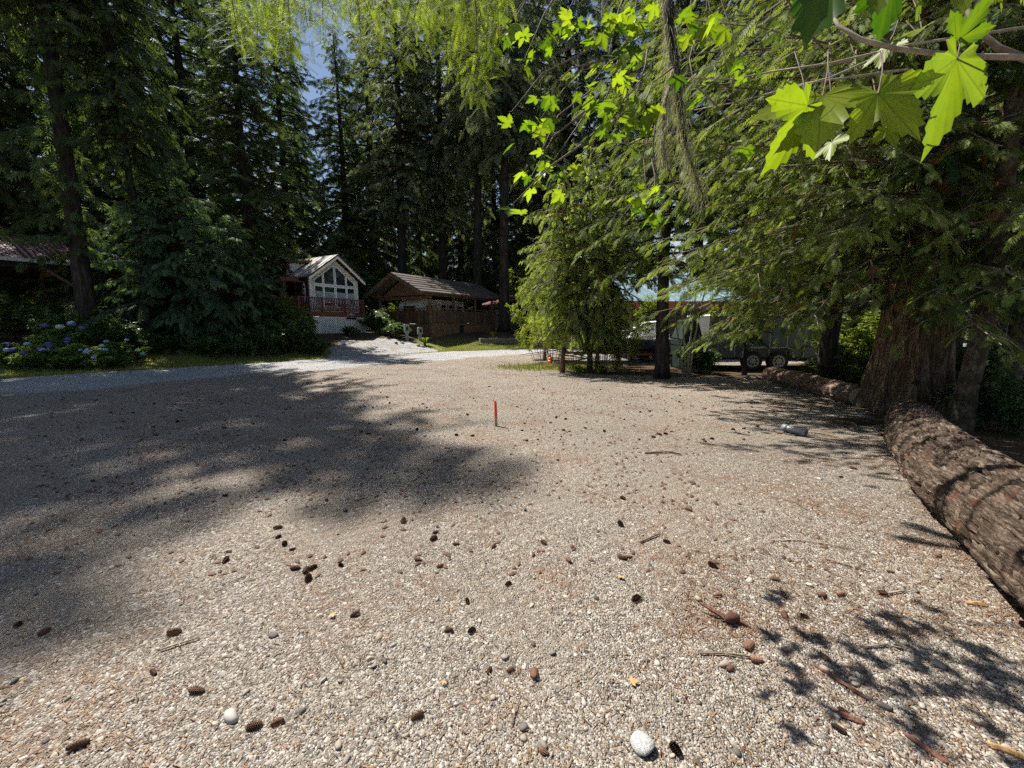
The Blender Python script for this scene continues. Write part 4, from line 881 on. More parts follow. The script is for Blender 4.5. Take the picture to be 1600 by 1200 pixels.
def pipe():
    p0, p1 = Vector((ux(1252, 5.35), 5.5, 0.06)), Vector((ux(1280, 5.2), 5.22, 0.055)); e = empty('pipe', (p0.x, p0.y, 0), 0, 'short grey plastic pipe lying on the gravel in front of the big log', 'pipe')
    q = [Vector((0, 0, 0.06)), Vector((p1.x - p0.x, p1.y - p0.y, 0.055))]; n = 20
    d = (q[1] - q[0]).normalized(); sd = d.cross(Vector((0, 0, 1))).normalized(); up = sd.cross(d)
    def rings(l):
        vs_ = []
        for s_, r in l: vs_ += [q[0] + (q[1] - q[0]) * s_ + (sd * math.cos(2 * math.pi * k_ / n) + up * math.sin(2 * math.pi * k_ / n)) * r for k_ in range(n)]
        return MB().add(vs_, [(i * n + k_, i * n + (k_ + 1) % n, (i + 1) * n + (k_ + 1) % n, (i + 1) * n + k_) for i in range(len(l) - 1) for k_ in range(n)])
    rings([(0.0, 0.046), (0.24, 0.046), (1, 0.046), (1, 0.041), (0.0, 0.041), (0.0, 0.046)]).build('tube', M['pvc'], e, True)
    rings([(0.0, 0.047), (0.22, 0.047), (0.22, 0.052), (0, 0.052), (0, 0.047)]).build('collar', M['pvc'], e, True)
pipe()
def planter():
    Y = 27.5; x0, x1 = ux(750, Y), ux(812, Y); e = empty('planter_bed', ((x0 + x1) / 2, Y, gz((x0 + x1) / 2, Y) - 0.05), 0.25, 'low raised timber planter bed beside the road below the flared fir', 'planter'); h = (x1 - x0) / 2
    for i, z in enumerate((0.0, 0.19)): box('front_timber', M['concrete'], e, -h, h, -0.09, 0.09, z, z + 0.18, 0.015)
    box('end_timber', M['concrete'], e, -h, -h + 0.18, 0.091, 1.4, 0, 0.36, 0.015); box('end_timber', M['concrete'], e, h - 0.18, h, 0.091, 1.4, 0, 0.36, 0.015); box('soil', M['floor'], e, -h + 0.181, h - 0.181, 0.091, 1.4, 0, 0.3)
planter()
# ------------------------------------------------------------------ shrubs and middle-distance trees
BUSHY = conifer_meshes('bushy_cedar', 31, 7.0, 0.2, 3.4, 180, 24, 0.40, 0.6, 0.40, 0.30, 0.14, T_FROND_L, M['cedar_dark'], M['fir_bark'], profile_cone, 0.5, 0, 0.2)
YCEDAR = conifer_meshes('young_cedar', 37, 5.6, 1.1, 1.75, 85, 30, 0.28, 0.85, 0.5, 0.3, 0.06, T_FROND_L, M['cedar'], M['cedar_bark'], profile_tall, 0.55, 12, 0.15)
HEM = conifer_meshes('hemlock', 41, 15.0, 3.3, 3.0, 150, 25, 0.36, 0.4, 0.32, 0.12, 0.19, T_FROND_L, M['hemlock'], M['fir_bark'], profile_tall, 0.5, 14, 0.2)
place_tree(BUSHY, 'bushy_cedar_tree', ux(288, 18.3), 18.3, 1.18, 0.3, 'big dark bushy cedar with branches down to the grass, left of the cabin')
place_tree(BUSHY, 'bushy_cedar_tree', ux(376, 19.0), 19.0, 0.86, 2.1, 'smaller dark cedar bush at the right side of the big bushy cedar')
place_tree(BUSHY, 'bushy_cedar_tree', ux(212, 19.2), 19.2, 0.9, 4.1, 'dark cedar bush at the left side of the big bushy cedar')
for u, Y, s_, rz, lab in ((880, 12.7, 1.12, 0.5, 'young cedar with drooping sprays nearest to the orange traffic cone'), (916, 13.0, 1.25, 2.4, 'slim young cedar in the middle of the roadside thicket'),
                          (938, 12.6, 1.05, 4.0, 'young cedar at the right of the roadside thicket'), (850, 17.0, 0.95, 1.0, 'young cedar beyond the road left of the thicket'), (968, 12.5, 0.22, 2.0, 'tiny drooping cedar seedling with bronze tips under the thicket')):
    place_tree(YCEDAR, 'young_cedar_tree', ux(u, Y), Y, s_, rz, lab, 'young cedars of the roadside thicket')
for u, Y, s_, rz, lab in ((1040, 11.3, 0.92, 0.2, 'hemlock with a dark bare lower trunk right of the roadside thicket'), (1295, 9.7, 0.95, 2.2, 'hemlock in front of the grey cargo trailer, its trunk behind the peeled log'),
                          (952, 23.5, 0.72, 3.3, 'green hemlock rising behind the young cedars'), (1150, 19.5, 1.0, 5.1, 'hemlock behind the grey cargo trailer'), (1420, 12.5, 0.9, 1.1, 'hemlock in the shade behind the huge cedar trunk'),
                          (1560, 10.0, 0.8, 4.4, 'hemlock in deep shade at the right edge'), (1170, 12.0, 0.32, 0.9, 'young hemlock hanging in front of the cargo trailer')):
    place_tree(HEM, 'hemlock_tree', ux(u, Y), Y, s_, rz, lab, 'hemlocks of the middle distance')

def bush_meshes(name, seed, Rx, H, nst, nleaf, sl, mat, stemm, base=0.25):
    rg = np.random.default_rng(seed); Lv = Leaves(T_LEAF); st = MB()
    cl = []
    for i in range(nst):
        a = rg.random() * 6.28; r = Rx * math.sqrt(rg.random()); h = H * (1 - 0.45 * (r / Rx) ** 2) * rg.uniform(0.65, 1.05)
        tip = np.array([math.cos(a) * r, math.sin(a) * r, h]); b0 = tip * np.array([0.25, 0.25, 0])
        st.tube([b0, (b0 + tip) / 2 + np.array([0, 0, h * 0.12]), tip], [0.014, 0.01, 0.004], 4, False); cl.append((b0, tip))
    for i in range(nleaf):
        b0, tip = cl[rg.integers(len(cl))]; f = base + (1 - base) * rg.random() ** 0.6
        p = b0 + (tip - b0) * f + rg.normal(0, 0.16, 3) * Rx * 0.5 * np.array([1, 1, 0.7]); p[2] = max(p[2], 0.04)
        Lv.add(p, rg.normal(0, 1, 3) * np.array([1, 1, 0.4]), np.array([rg.normal(0, 0.5), rg.normal(0, 0.5), 1.0]), sl * rg.uniform(0.6, 1.3), min(1, max(0, rg.normal(0.5, 0.22))))
    return st.mesh(name + '_stems', stemm), Lv.mesh(name + '_foliage', mat)
def place_bush(meshes, name, u, Y, sc, rz, label, group=None, cat='shrub', scz=None, extra=None):
    x = ux(u, Y); e = empty(name, (x, Y, gz(x, Y) - 0.03), rz, label, cat, group); e.scale = (sc, sc, scz or sc)
    tag(link(bpy.data.objects.new('stems', meshes[0]), e), kind='stuff'); link(bpy.data.objects.new('foliage', meshes[1]), e); return e
SHRUB = bush_meshes('shrub', 51, 1.0, 1.25, 26, 2400, 0.15, M['shrub'], M['twig'])
SHRUB2 = bush_meshes('shrub_open', 53, 1.1, 1.5, 22, 900, 0.20, M['vine_maple'], M['twig'])
HYD = bush_meshes('hydrangea', 57, 0.85, 0.95, 24, 1300, 0.19, M['hyd_leaf'], M['twig'])
VMAPLE = bush_meshes('vine_maple', 61, 1.9, 4.9, 16, 2600, 0.16, M['vine_maple'], M['twig'], 0.5)
for u, Y, s_, sz, m_, lab in ((405, 18.0, 1.25, 1.3, SHRUB, 'dark green shrub at the right foot of the big bushy cedar'), (450, 19.3, 1.4, 1.45, SHRUB, 'leafy shrub spilling towards the road in front of the cabin skirt'),
        (487, 19.4, 0.85, 0.8, SHRUB, 'low green shrub at the tip of the grass verge'), (440, 21.5, 1.3, 1.7, SHRUB2, 'olive green shrub rising in front of the cabin side porch'), (468, 22.8, 0.8, 1.2, SHRUB2, 'pale green sapling against the white lattice'),
        (330, 16.8, 1.1, 0.7, SHRUB, 'low dark shrub along the verge under the bushy cedar'), (245, 16.4, 1.0, 0.7, SHRUB, 'low dark shrub between the hydrangeas and the bushy cedar'),
        (545, 24.6, 0.5, 0.55, SHRUB, 'small round shrub against the middle of the lattice'), (552, 24.9, 0.42, 0.5, SHRUB, 'small dark shrub near the right corner of the lattice'),
        (590, 27.0, 1.3, 1.3, SHRUB, 'broad green shrub between the cabin and the brown pavilion'), (618, 25.8, 1.0, 0.8, SHRUB, 'shrub at the left foot of the pavilion skirt'), (604, 31.0, 1.6, 1.6, SHRUB, 'tall shrub behind the gap between cabin and pavilion'),
        (60, 16.2, 1.5, 1.5, SHRUB, 'tall dark shrub in front of the red roofed carport'), (20, 15.6, 1.3, 1.2, SHRUB, 'dark shrub at the left edge under the carport eave'), (118, 15.8, 1.2, 1.3, SHRUB, 'dark shrub beside the carport end post'),
        (170, 15.6, 1.1, 1.1, SHRUB, 'dark shrub behind the right end of the hydrangeas'), (160, 25.0, 1.7, 1.9, SHRUB2, 'bright yellow-green shrub glowing behind the carport'), (112, 24.0, 1.5, 1.7, SHRUB2, 'sunlit shrub seen under the carport roof'),
        (1092, 12.6, 0.7, 1.0, SHRUB, 'dark leafy shrub at the left end of the cargo trailer'), (1330, 9.4, 0.9, 0.9, SHRUB, 'leafy shrub behind the peeled log beside the huge cedar'), (1345, 11.0, 1.1, 1.4, SHRUB2, 'bright shrub glowing behind the peeled log'),
        (1550, 7.6, 1.0, 1.2, SHRUB, 'dark undergrowth shrub right of the thin lichen trunk'), (1590, 5.6, 0.7, 0.8, SHRUB, 'dark undergrowth shrub at the right edge behind the big log'), (820, 31.0, 1.2, 1.0, SHRUB, 'dark shrub beside the road right of the planter bed'),
        (845, 29.0, 1.3, 1.0, SHRUB, 'low shrub at the far bend of the road')):
    place_bush(m_, 'shrub', u, Y, s_, 0.7 * u, lab, None, 'shrub', sz)
for u, Y, s_, rz, lab in ((945, 13.6, 0.9, 0.3, 'yellow-green vine maple in the middle of the roadside thicket'), (862, 17.5, 0.95, 2.0, 'vine maple leaning over the road left of the thicket'), (900, 12.9, 0.42, 1.0, 'low vine maple at the foot of the young cedars'), (975, 12.6, 0.40, 2.8, 'low vine maple just left of the hemlock trunk'), (846, 15.4, 0.5, 3.9, 'low vine maple at the road edge left of the traffic cone')):
    place_bush(VMAPLE, 'vine_maple', u, Y, s_, rz, lab, 'vine maples of the roadside thicket', 'tree')
x = ux(1076, 11.6); e = empty('alder_sapling', (x, 11.6, gz(x, 11.6)), 0, 'clump of slim pale bare stems in front of the shelter', 'sapling')
for dx, h, ln in ((0, 2.3, -0.28), (0.05, 2.6, 0.10), (0.1, 2.8, 0.34), (-0.06, 1.9, -0.4)):
    MB().tube([(dx, 0, -0.05), (dx + ln * 0.3, 0.02, h * 0.4), (dx + ln, 0.0, h)], [0.035, 0.028, 0.014], 7).build('stem', M['twig_pale'], e, True)
# understory of the forest
k = 0
for i in range(34):
    u = random.uniform(-60, 1700); Y = random.uniform(34, 54)
    if 430 < u < 830: Y = random.uniform(43, 56)
    place_tree((FAR_FIR[0], None, FAR_FIR[2]), 'understory_fir_tree', ux(u, Y), Y, random.uniform(0.55, 0.75), random.random() * 6.28, 'young understory fir in the dark forest behind the buildings', 'understory firs of the forest', scz=random.uniform(0.28, 0.42))
for i in range(20):
    u = 20 + i * 80 + random.uniform(-20, 20); Y = random.uniform(38, 50)
    place_bush(VMAPLE, 'understory_maple', u, Y, random.uniform(1.2, 1.7), random.random() * 6, 'understory maple in the shade between the forest trunks', 'understory maples of the forest', 'tree')

# hydrangeas
def head_mesh(name, seed, mat):
    rg = np.random.default_rng(seed); V = []
    for i in range(46):
        z = 1 - 1.55 * (i + 0.5) / 46; a = i * 2.39996; r = math.sqrt(max(0, 1 - z * z)); n_ = np.array([r * math.cos(a), r * math.sin(a), z * 0.8]); t1 = np.cross(n_, (0.2, 0.1, 1)); t1 /= np.linalg.norm(t1); t2 = np.cross(n_, t1)
        c = n_ * 0.068; s_ = 0.024; j = rg.random() * 3
        e1 = (t1 * math.cos(j) + t2 * math.sin(j)) * s_; e2 = (t2 * math.cos(j) - t1 * math.sin(j)) * s_
        V += [c + e1, c + e2 + n_ * 0.008, c - e1, c - e2 + n_ * 0.008]
    return np_mesh(name, np.array(V), np.arange(len(V)).reshape(-1, 4), mat)
HEADS = {k_: head_mesh('head_' + k_, 3, M[k_]) for k_ in ('purple', 'blue', 'pale')}
hy = [(22, 13.0, 1.0, ['blue', 'purple', 'blue', 'pale', 'purple', 'blue', 'blue', 'purple', 'blue'], 'hydrangea with blue heads at the left edge of the verge'), (62, 13.0, 1.05, ['purple', 'purple', 'purple', 'blue', 'purple', 'purple', 'purple', 'blue'], 'hydrangea with deep purple heads beside the road'),
      (98, 13.2, 1.1, ['purple', 'pale', 'blue', 'blue', 'purple', 'pale'], 'tallest front hydrangea with purple and cream heads'), (150, 13.4, 0.95, ['blue', 'blue', 'blue', 'blue', 'pale', 'blue', 'blue', 'blue', 'pale'], 'hydrangea with pale blue heads at the right end of the bed'),
      (112, 15.0, 1.35, ['purple', 'purple', 'blue', 'purple', 'pale'], 'shaded hydrangea with dark purple heads behind the front row'), (182, 14.6, 1.0, ['blue', 'pale', 'blue', 'blue'], 'shaded hydrangea with pale heads left of the bushy cedar')]
for i, (u, Y, s_, hs, lab) in enumerate(hy):
    e = place_bush(HYD, 'hydrangea', u, Y, s_, i * 1.3, lab, 'hydrangeas along the verge', 'hydrangea', scz=s_ * 0.8)
    rg = np.random.default_rng(70 + i)
    for h in hs:
        a = rg.uniform(3.2, 6.2) - i * 1.3; r = rg.uniform(0.2, 0.95); o = link(bpy.data.objects.new('flower_head', HEADS[h]), e); o.location = (r * math.cos(a), r * math.sin(a), 0.98 - 0.6 * r * r + rg.normal(0, 0.09)); o.scale = [rg.uniform(0.85, 1.25)] * 3; o.rotation_euler = (rg.normal(0, .4), rg.normal(0, .4), rg.random() * 6)
# ferns / daylily tufts
def tuft_mesh(name, seed, n, L, mat, wd=0.03, spread=0.8):
    rg = np.random.default_rng(seed); V = []; tn = []
    for i in range(n):
        a = rg.random() * 6.28; l = L * rg.uniform(0.6, 1.1); o = np.array([math.cos(a), math.sin(a), 0]); s_ = np.array([-o[1], o[0], 0]) * wd; sp = spread * rg.uniform(0.5, 1)
        p = [o * 0.04, o * l * 0.4 * sp + np.array([0, 0, l * 0.62]), o * l * sp + np.array([0, 0, l * 0.62])]
        t_ = rg.uniform(0.2, 1)
        V += [p[0] - s_ * .5, p[0] + s_ * .5, p[1] + s_, p[1] - s_, p[1] - s_, p[1] + s_, p[2] + s_ * .1, p[2] - s_ * .1]; tn += [t_] * 8
    return np_mesh(name, np.array(V), np.arange(len(V)).reshape(-1, 4), mat, {'tone': np.array(tn)})
FERN = tuft_mesh('fern_fronds', 81, 60, 0.75, M['vine_maple'], 0.035, 0.9)
for u, Y, s_, lab in ((663, 24.6, 1.0, 'yellow-green fern in front of the pavilion corner'), (770, 27.6, 0.85, 'bright green lily clump in the planter bed'), (905, 12.2, 0.5, 'pale fern at the foot of the roadside thicket'), (938, 12.0, 0.65, 'low fern right of the thicket stems'), (1110, 12.2, 0.7, 'dark fern in front of the cargo trailer')):
    x = ux(u, Y); e = empty('fern', (x, Y, gz(x, Y) + (0.3 if u == 770 else 0)), u, lab, 'fern'); e.scale = [s_] * 3
    tag(link(bpy.data.objects.new('fronds', FERN), e), kind='stuff'); MB().tube([(0, 0, -0.03), (0, 0, 0.08)], [0.05, 0.03], 7).build('crown_base', M['twig'], e)
# rocks by the driveway
def stone_mesh(name, seed, mat, sub_=2, flat=0.55):
    import bmesh
    bm = bmesh.new(); bmesh.ops.create_icosphere(bm, subdivisions=sub_, radius=1.0); rg = np.random.default_rng(seed); d = [rg.normal(0, 1, 3) for _ in range(5)]; d = [v / np.linalg.norm(v) for v in d]; a = rg.uniform(0.25, 0.7, 5)
    for v in bm.verts:
        p = np.array(v.co); k_ = 1.0
        for dv, av in zip(d, a): k_ -= av * max(0, float(p @ dv) - 0.4)
        v.co = Vector((p[0] * k_, p[1] * k_ * rg_ratio(seed), p[2] * k_ * flat))
    me = bpy.data.meshes.new(name); bm.to_mesh(me); bm.free(); me.materials.append(mat); me.polygons.foreach_set('use_smooth', [True] * len(me.polygons)); return me
def rg_ratio(seed): return [0.62, 0.72, 0.8, 0.9, 0.68, 0.78, 0.58][seed % 7]
STONES = [stone_mesh('stone_%d' % i, i, M['pebble'], 2, f) for i, f in enumerate((0.42, 0.5, 0.55, 0.38, 0.6, 0.48))]
for u, Y, r, lab in ((618, 24.0, 0.2, 'pale rock at the top edge of the cabin driveway'), (627, 24.3, 0.16, 'smaller pale rock beside the taller pedestal'), (652, 24.2, 0.22, 'flat rock below the yellow-green fern'), (660, 24.0, 0.16, 'dark and white rock at the driveway corner'), (540, 23.6, 0.16, 'white rock in front of the cabin lattice')):
    x = ux(u, Y); o = link(bpy.data.objects.new('rock', STONES[u % 6])); o.location = (x, Y, gz(x, Y) + r * 0.25); o.scale = (r, r, r); o.rotation_euler = (0.2, 0.1, u); tag(o, lab, 'rock', 'rocks by the driveway')

# grass on the verges
def grass(name, n, fn, hmin, hmax):
    P = fn(n); m_ = len(P); a = rng.random(m_) * 6.28; h = rng.uniform(hmin, hmax, m_); w_ = rng.uniform(0.006, 0.014, m_)
    z = ground_z(P[:, 0], P[:, 1]) - 0.005; b0 = np.stack([P[:, 0], P[:, 1], z], -1); s_ = np.stack([-np.sin(a), np.cos(a), 0 * a], -1) * w_[:, None]; ln = np.stack([np.cos(a), np.sin(a), 0 * a], -1) * (h * rng.uniform(0.2, 0.9, m_))[:, None]
    V = np.stack([b0 - s_, b0 + s_, b0 + ln + np.stack([0 * a, 0 * a, h], -1)], 1).reshape(-1, 3)
    o = np_obj(name, V, np.arange(len(V)).reshape(-1, 3), M['grass'], None, {'tone': np.repeat(np.clip(rng.normal(0.5, 0.25, m_), 0, 1), 3)})
    return o
def verge(n):
    k_ = rng.integers(2, 6, n * 2); t_ = rng.random(n * 2); A = FAR_EDGE[k_ - 1]; B = FAR_EDGE[k_]; P = A + (B - A) * t_[:, None]; d = (B - A); d = d / np.linalg.norm(d, axis=1, keepdims=True); nn = np.stack([-d[:, 1], d[:, 0]], -1)
    P = P + nn * (rng.random(n * 2) ** 1.4 * 3.6 - 0.25)[:, None]; ok = ~inpoly(P[:, 0], P[:, 1], DRIVE); return P[ok][:n]
tag(grass('verge_grass', 45000, verge, 0.03, 0.12), 'short dry grass along the far verge of the gravel road', 'grass', None, 'stuff')
def weeds(n): return np.stack([ux(862, 14.2) + rng.normal(0, 0.85, n), 14.1 + rng.normal(0, 0.5, n)], -1)
tag(grass('road_edge_weeds', 5000, weeds, 0.04, 0.16), 'bright weeds growing round the orange traffic cone', 'grass', None, 'stuff')
# ------------------------------------------------------------------ near things, placed from measured camera rays
CP, SP = math.cos(PITCH), math.sin(PITCH)
def W(u, v, d):
    """world point seen at photo pixel (u,v) at forward distance d"""
    a, b_ = (u - 800) / FPX, (600 - v) / FPX
    return Vector((a * d, (CP + b_ * SP) * d, CAM_H + (-SP + b_ * CP) * d))
def G(u, v, z=0.0):
    """point of the level ground seen at photo pixel (u,v)"""
    a, b_ = (u - 800) / FPX, (600 - v) / FPX; t_ = (z - CAM_H) / (-SP + b_ * CP); return Vector((a * t_, (CP + b_ * SP) * t_, z))

# ---- huge cedar at the right
def ring_mesh(path, rad, n, rough, seed, flute=0, fl_n=7, ends=True):
    rg = np.random.default_rng(seed); path = [Vector(p) for p in path]; V = []; F = []
    ph = rg.random(8) * 6.28
    for i, p in enumerate(path):
        d = (path[min(i + 1, len(path) - 1)] - path[max(i - 1, 0)]).normalized(); ref = Vector((0, 0, 1)) if abs(d.z) < 0.8 else Vector((1, 0, 0))
        s_ = d.cross(ref).normalized(); u_ = s_.cross(d)
        for k_ in range(n):
            a = 2 * math.pi * k_ / n
            fl = flute(i) if callable(flute) else flute
            r = rad[i] * (1 + fl * (math.sin(fl_n * a + ph[0] + 0.05 * i) * 0.6 + math.sin((fl_n * 2 + 1) * a + ph[1]) * 0.3 + math.sin(3 * a + ph[2]) * 0.5)) + rg.normal(0, rough)
            V.append(p + (s_ * math.cos(a) + u_ * math.sin(a)) * r)
    for i in range(len(path) - 1):
        for k_ in range(n): F.append((i * n + k_, i * n + (k_ + 1) % n, (i + 1) * n + (k_ + 1) % n, (i + 1) * n + k_))
    mb = MB().add(V, F)
    if ends: mb.add([V[k_] for k_ in range(n)], [tuple(range(n - 1, -1, -1))]); mb.add([V[(len(path) - 1) * n + k_] for k_ in range(n)], [tuple(range(n))])
    return mb
CX, CYD = 7.0, 6.95
cedar = empty('cedar_tree', (CX, CYD, -0.05), 0, 'huge old cedar with a thick fluted trunk of stringy bark at the right', 'tree')
zs = [0, 0.15, 0.3, 0.5, 0.75, 1.0, 1.3, 1.7, 2.2, 2.8, 3.6, 4.6, 6, 8, 11, 15, 20]
ring_mesh([(0.02 * z, 0.02 * z, z) for z in zs], [0.42 * (1 - z / 24) + 0.24 * math.exp(-z / 0.75) + 0.03 for z in zs], 110, 0.008, 5, lambda i: 0.11 * math.exp(-zs[i] / 3) + 0.045, 9, False).build('trunk', M['cedar_bark'], cedar, True)
kn = MB(); 
MB().tube([(-0.36, -0.50, 0.62), (-0.40, -0.56, 0.60)], [0.05, 0.035], 9).build('knot', M['dark'], cedar)
Lv, limb = Leaves(T_FROND), MB(); rg = np.random.default_rng(91)
for i in range(86):
    z = 1.9 + 7.0 * (i / 86) ** 1.0 + rg.normal(0, 0.15); a = math.pi + rg.normal(0.25, 0.9)
    L = rg.uniform(1.6, 4.6) if z > 2.6 else rg.uniform(1.6, 3.6)
    branch(Lv, limb, (0.1 * math.cos(a), 0.1 * math.sin(a), z), (math.cos(a), math.sin(a), 0), L, 0.02 + 0.02 * z, 0.17 + 0.02 * z * rg.random(), rg, 29, 0.25, 0.4, 0.03, 0.18, 0.5, None, 0.75, 7)
for i in range(58):
    z = 2.3 + 5.5 * i / 58 + rg.normal(0, 0.1); a = -1.95 + rg.normal(0, 0.55)
    branch(Lv, limb, (0.25 * math.cos(a), 0.25 * math.sin(a), z), (math.cos(a), math.sin(a), 0), rg.uniform(1.0, 2.6), 0.03, rg.uniform(0.2, 0.5), rg, 32, 0.23, 0.55, 0.022, 0.12, 0.5, None, 0.75, 6)
for i in range(15):
    z = 3.9 + 0.15 * i; a = math.pi + rg.normal(0.28, 0.16)
    branch(Lv, limb, (0.3 * math.cos(a), 0.3 * math.sin(a), z), (math.cos(a), math.sin(a), 0), rg.uniform(4.8, 6.2), 0.05, rg.uniform(0.05, 0.14), rg, 26, 0.24, 0.4, 0.03, 0.35, 0.55, None, 0.75, 8)
for i in range(22):
    z = 1.7 + 1.7 * i / 22; a = math.pi + rg.normal(0.05, 0.35)
    branch(Lv, limb, (0.3 * math.cos(a), 0.3 * math.sin(a), z + 0.5), (math.cos(a), math.sin(a), 0), rg.uniform(2.6, 4.4), 0.0, rg.uniform(0.08, 0.3), rg, 30, 0.24, 0.45, 0.025, 0.2, 0.55, None, 0.75, 7)
tag(limb.build('branches', M['twig'], cedar), kind='stuff'); Lv.build('crown', M['hemlock'], cedar)
Lv = Leaves(T_FROND)
for i in range(150):
    a = math.pi + rg.normal(0.2, 0.8); r = rg.uniform(0.8, 3.0); Lv.add((r * math.cos(a), r * math.sin(a), rg.uniform(1.8, 6.0)), (rg.normal(), rg.normal(), -1.2), (rg.normal(), rg.normal(), 0.5), rg.uniform(0.15, 0.3), rg.random())
Lv.build('dead_sprays', M['dead'], cedar); cedar.children[-1]['kind'] = 'stuff'
# thin trunks beside it
for (x, y, r, h, ln, lab) in ((6.5, 5.6, 0.12, 7, 0.01, 'slender trunk mottled with lichen right of the huge cedar'), (8.3, 6.6, 0.16, 7, 0.02, 'slender brown trunk at the right edge beyond the lichen trunk')):
    e = empty('slender_tree', (x, y, -0.05), 0, lab, 'tree', 'slender trunks beside the huge cedar')
    z_ = np.linspace(0, h, 12); ring_mesh([(ln * z + 0.04 * math.sin(z), 0.03 * math.cos(z * 1.3), z) for z in z_], [r * (1 - 0.5 * z / h) + 0.05 * math.exp(-z * 4) for z in z_], 20, 0.004, 9, 0.02).build('trunk', bark_mat('lichen_bark', [(0.025, 0.018, 0.013), (0.09, 0.07, 0.05), (0.2, 0.18, 0.135)], 9, 5, (0.05, 0.035, 0.02)), e, True)
    Lv, limb = Leaves(T_FROND), MB()
    for i in range(16):
        a = rg.random() * 6.28; branch(Lv, limb, (0, 0, rg.uniform(2.4, h)), (math.cos(a), math.sin(a), 0), rg.uniform(1.0, 2.2), 0.1, 0.3, rg, 16, 0.35, 0.4, 0.02)
    tag(limb.build('branches', M['twig'], e), kind='stuff'); Lv.build('crown', M['cedar_dark'], e)

# ---- logs
def log_path(pts, n):
    P = [Vector(p) for p in pts]; out = []
    for i in range(n):
        t_ = i / (n - 1) * (len(P) - 1); k_ = min(int(t_), len(P) - 2); f = t_ - k_; out.append(P[k_].lerp(P[k_ + 1], f))
    return out
def build_log(name, lab, pts, r0, r1, n, mat, rough, seed, origin, nchips, chipm):
    e = empty(name, origin, 0, lab, 'log'); O = Vector(origin)
    path = [p - O for p in log_path(pts, n)]; rad = [r0 + (r1 - r0) * i / (n - 1) for i in range(n)]
    rad[-1] *= 0.93; NR = 76
    cum = np.concatenate([[0], np.cumsum([(path[i + 1] - path[i]).length for i in range(n - 1)])])
    lo = ring_mesh(path, rad, 76, rough, seed, lambda i: 0.03 + 0.02 * math.sin(i * 0.37) * math.sin(i * 0.11 + 1), 5).build('trunk', mat, e, True)
    co = np.zeros((len(lo.data.vertices), 3), np.float32)
    for i in range(n):
        for k_ in range(NR): co[i * NR + k_] = (rad[i] * math.cos(2 * math.pi * k_ / NR), rad[i] * math.sin(2 * math.pi * k_ / NR), cum[i])
    lo.data.attributes.new('barkco', 'FLOAT_VECTOR', 'POINT').data.foreach_set('vector', co.ravel()); pco = []
    d = (path[-1] - path[-2]).normalized(); s_ = d.cross(Vector((0, 0, 1))).normalized(); u_ = s_.cross(d)
    MB().prism([(r1 * 0.82 * math.cos(a), r1 * 0.82 * math.sin(a)) for a in np.linspace(0, 6.2832, 25)[:-1]], lambda p, q, t_: path[-1] + s_ * p + u_ * q + d * t_, 0.001, 0.012).build('cut_end', M['wood_raw'], e)
    # plates of bark standing proud
    rg = np.random.default_rng(seed + 1); V = []; F = []
    for i in range(nchips):
        k_ = int(rg.integers(0, n - 2)); f = rg.random(); c = path[k_].lerp(path[k_ + 1], f); r = rad[k_] * 1.0; dd = (path[k_ + 1] - path[k_]).normalized(); ss = dd.cross(Vector((0, 0, 1))).normalized(); uu = ss.cross(dd); a = rg.uniform(-0.4, math.pi + 0.4)
        nn = ss * math.cos(a) + uu * math.sin(a); tt = dd.cross(nn); l, w_ = rg.uniform(0.03, 0.15), rg.uniform(0.01, 0.04); b0 = c + nn * (r - 0.004); th = rg.uniform(0.006, 0.026); q = len(V)
        for j in (0, 1):
            for aa, bb in ((-1, -.7), (-.2, -1), (1, -.6), (.8, .7), (-.5, 1)): V.append(b0 + dd * l * aa * (1 - .25 * j) + tt * w_ * bb * (1 - .3 * j) + nn * th * j); pco.append((r * math.cos(a) + 0.3 * th * j + 5, r * math.sin(a) + w_ * bb, cum[k_] + l * aa))
        F.append(tuple(q + 5 + j for j in range(5))); F += [(q + j, q + (j + 1) % 5, q + 5 + (j + 1) % 5, q + 5 + j) for j in range(5)]
    bpo = MB().add(V, F).build('bark_plates', chipm, e); tag(bpo, kind='stuff'); bpo.data.attributes.new('barkco', 'FLOAT_VECTOR', 'POINT').data.foreach_set('vector', np.array(pco, np.float32).ravel())
    return e
build_log('fallen_log', 'big rough-barked log lying along the right edge of the gravel in the foreground', [(0.95, -1.2, 0.26), (2.10, 0.58, 0.26), (2.78, 1.65, 0.26), (3.66, 3.1, 0.26), (4.62, 4.35, 0.23), (5.78, 5.6, 0.15)], 0.34, 0.27, 190, M['log_bark'], 0.007, 3, (3.0, 2.0, 0), 1500, M['log_bark'])
build_log('peeled_log', 'smaller peeling reddish log lying beyond the huge cedar', [(7.15, 10.9, 0.17), (6.9, 9.3, 0.17), (6.52, 7.35, 0.17)], 0.2, 0.2, 34, M['peeled_log'], 0.005, 4, (6.8, 9, 0), 160, M['peeled_log'])
e = link(bpy.data.objects.new('dirt_mound', stone_mesh('dirt_mound', 4, M['floor'], 3, 0.3))); e.location = (5.35, 6.0, -0.02); e.scale = (0.5, 0.35, 0.4); tag(e, 'small mound of dirt and needles at the far end of the big log', 'mound')
e = link(bpy.data.objects.new('gravel_mound', stone_mesh('gravel_mound', 2, M['gravel'], 3, 0.3))); e.location = G(1175, 592); e.scale = (0.5, 0.3, 0.35); tag(e, 'small pile of gravel in front of the cargo trailer', 'mound')

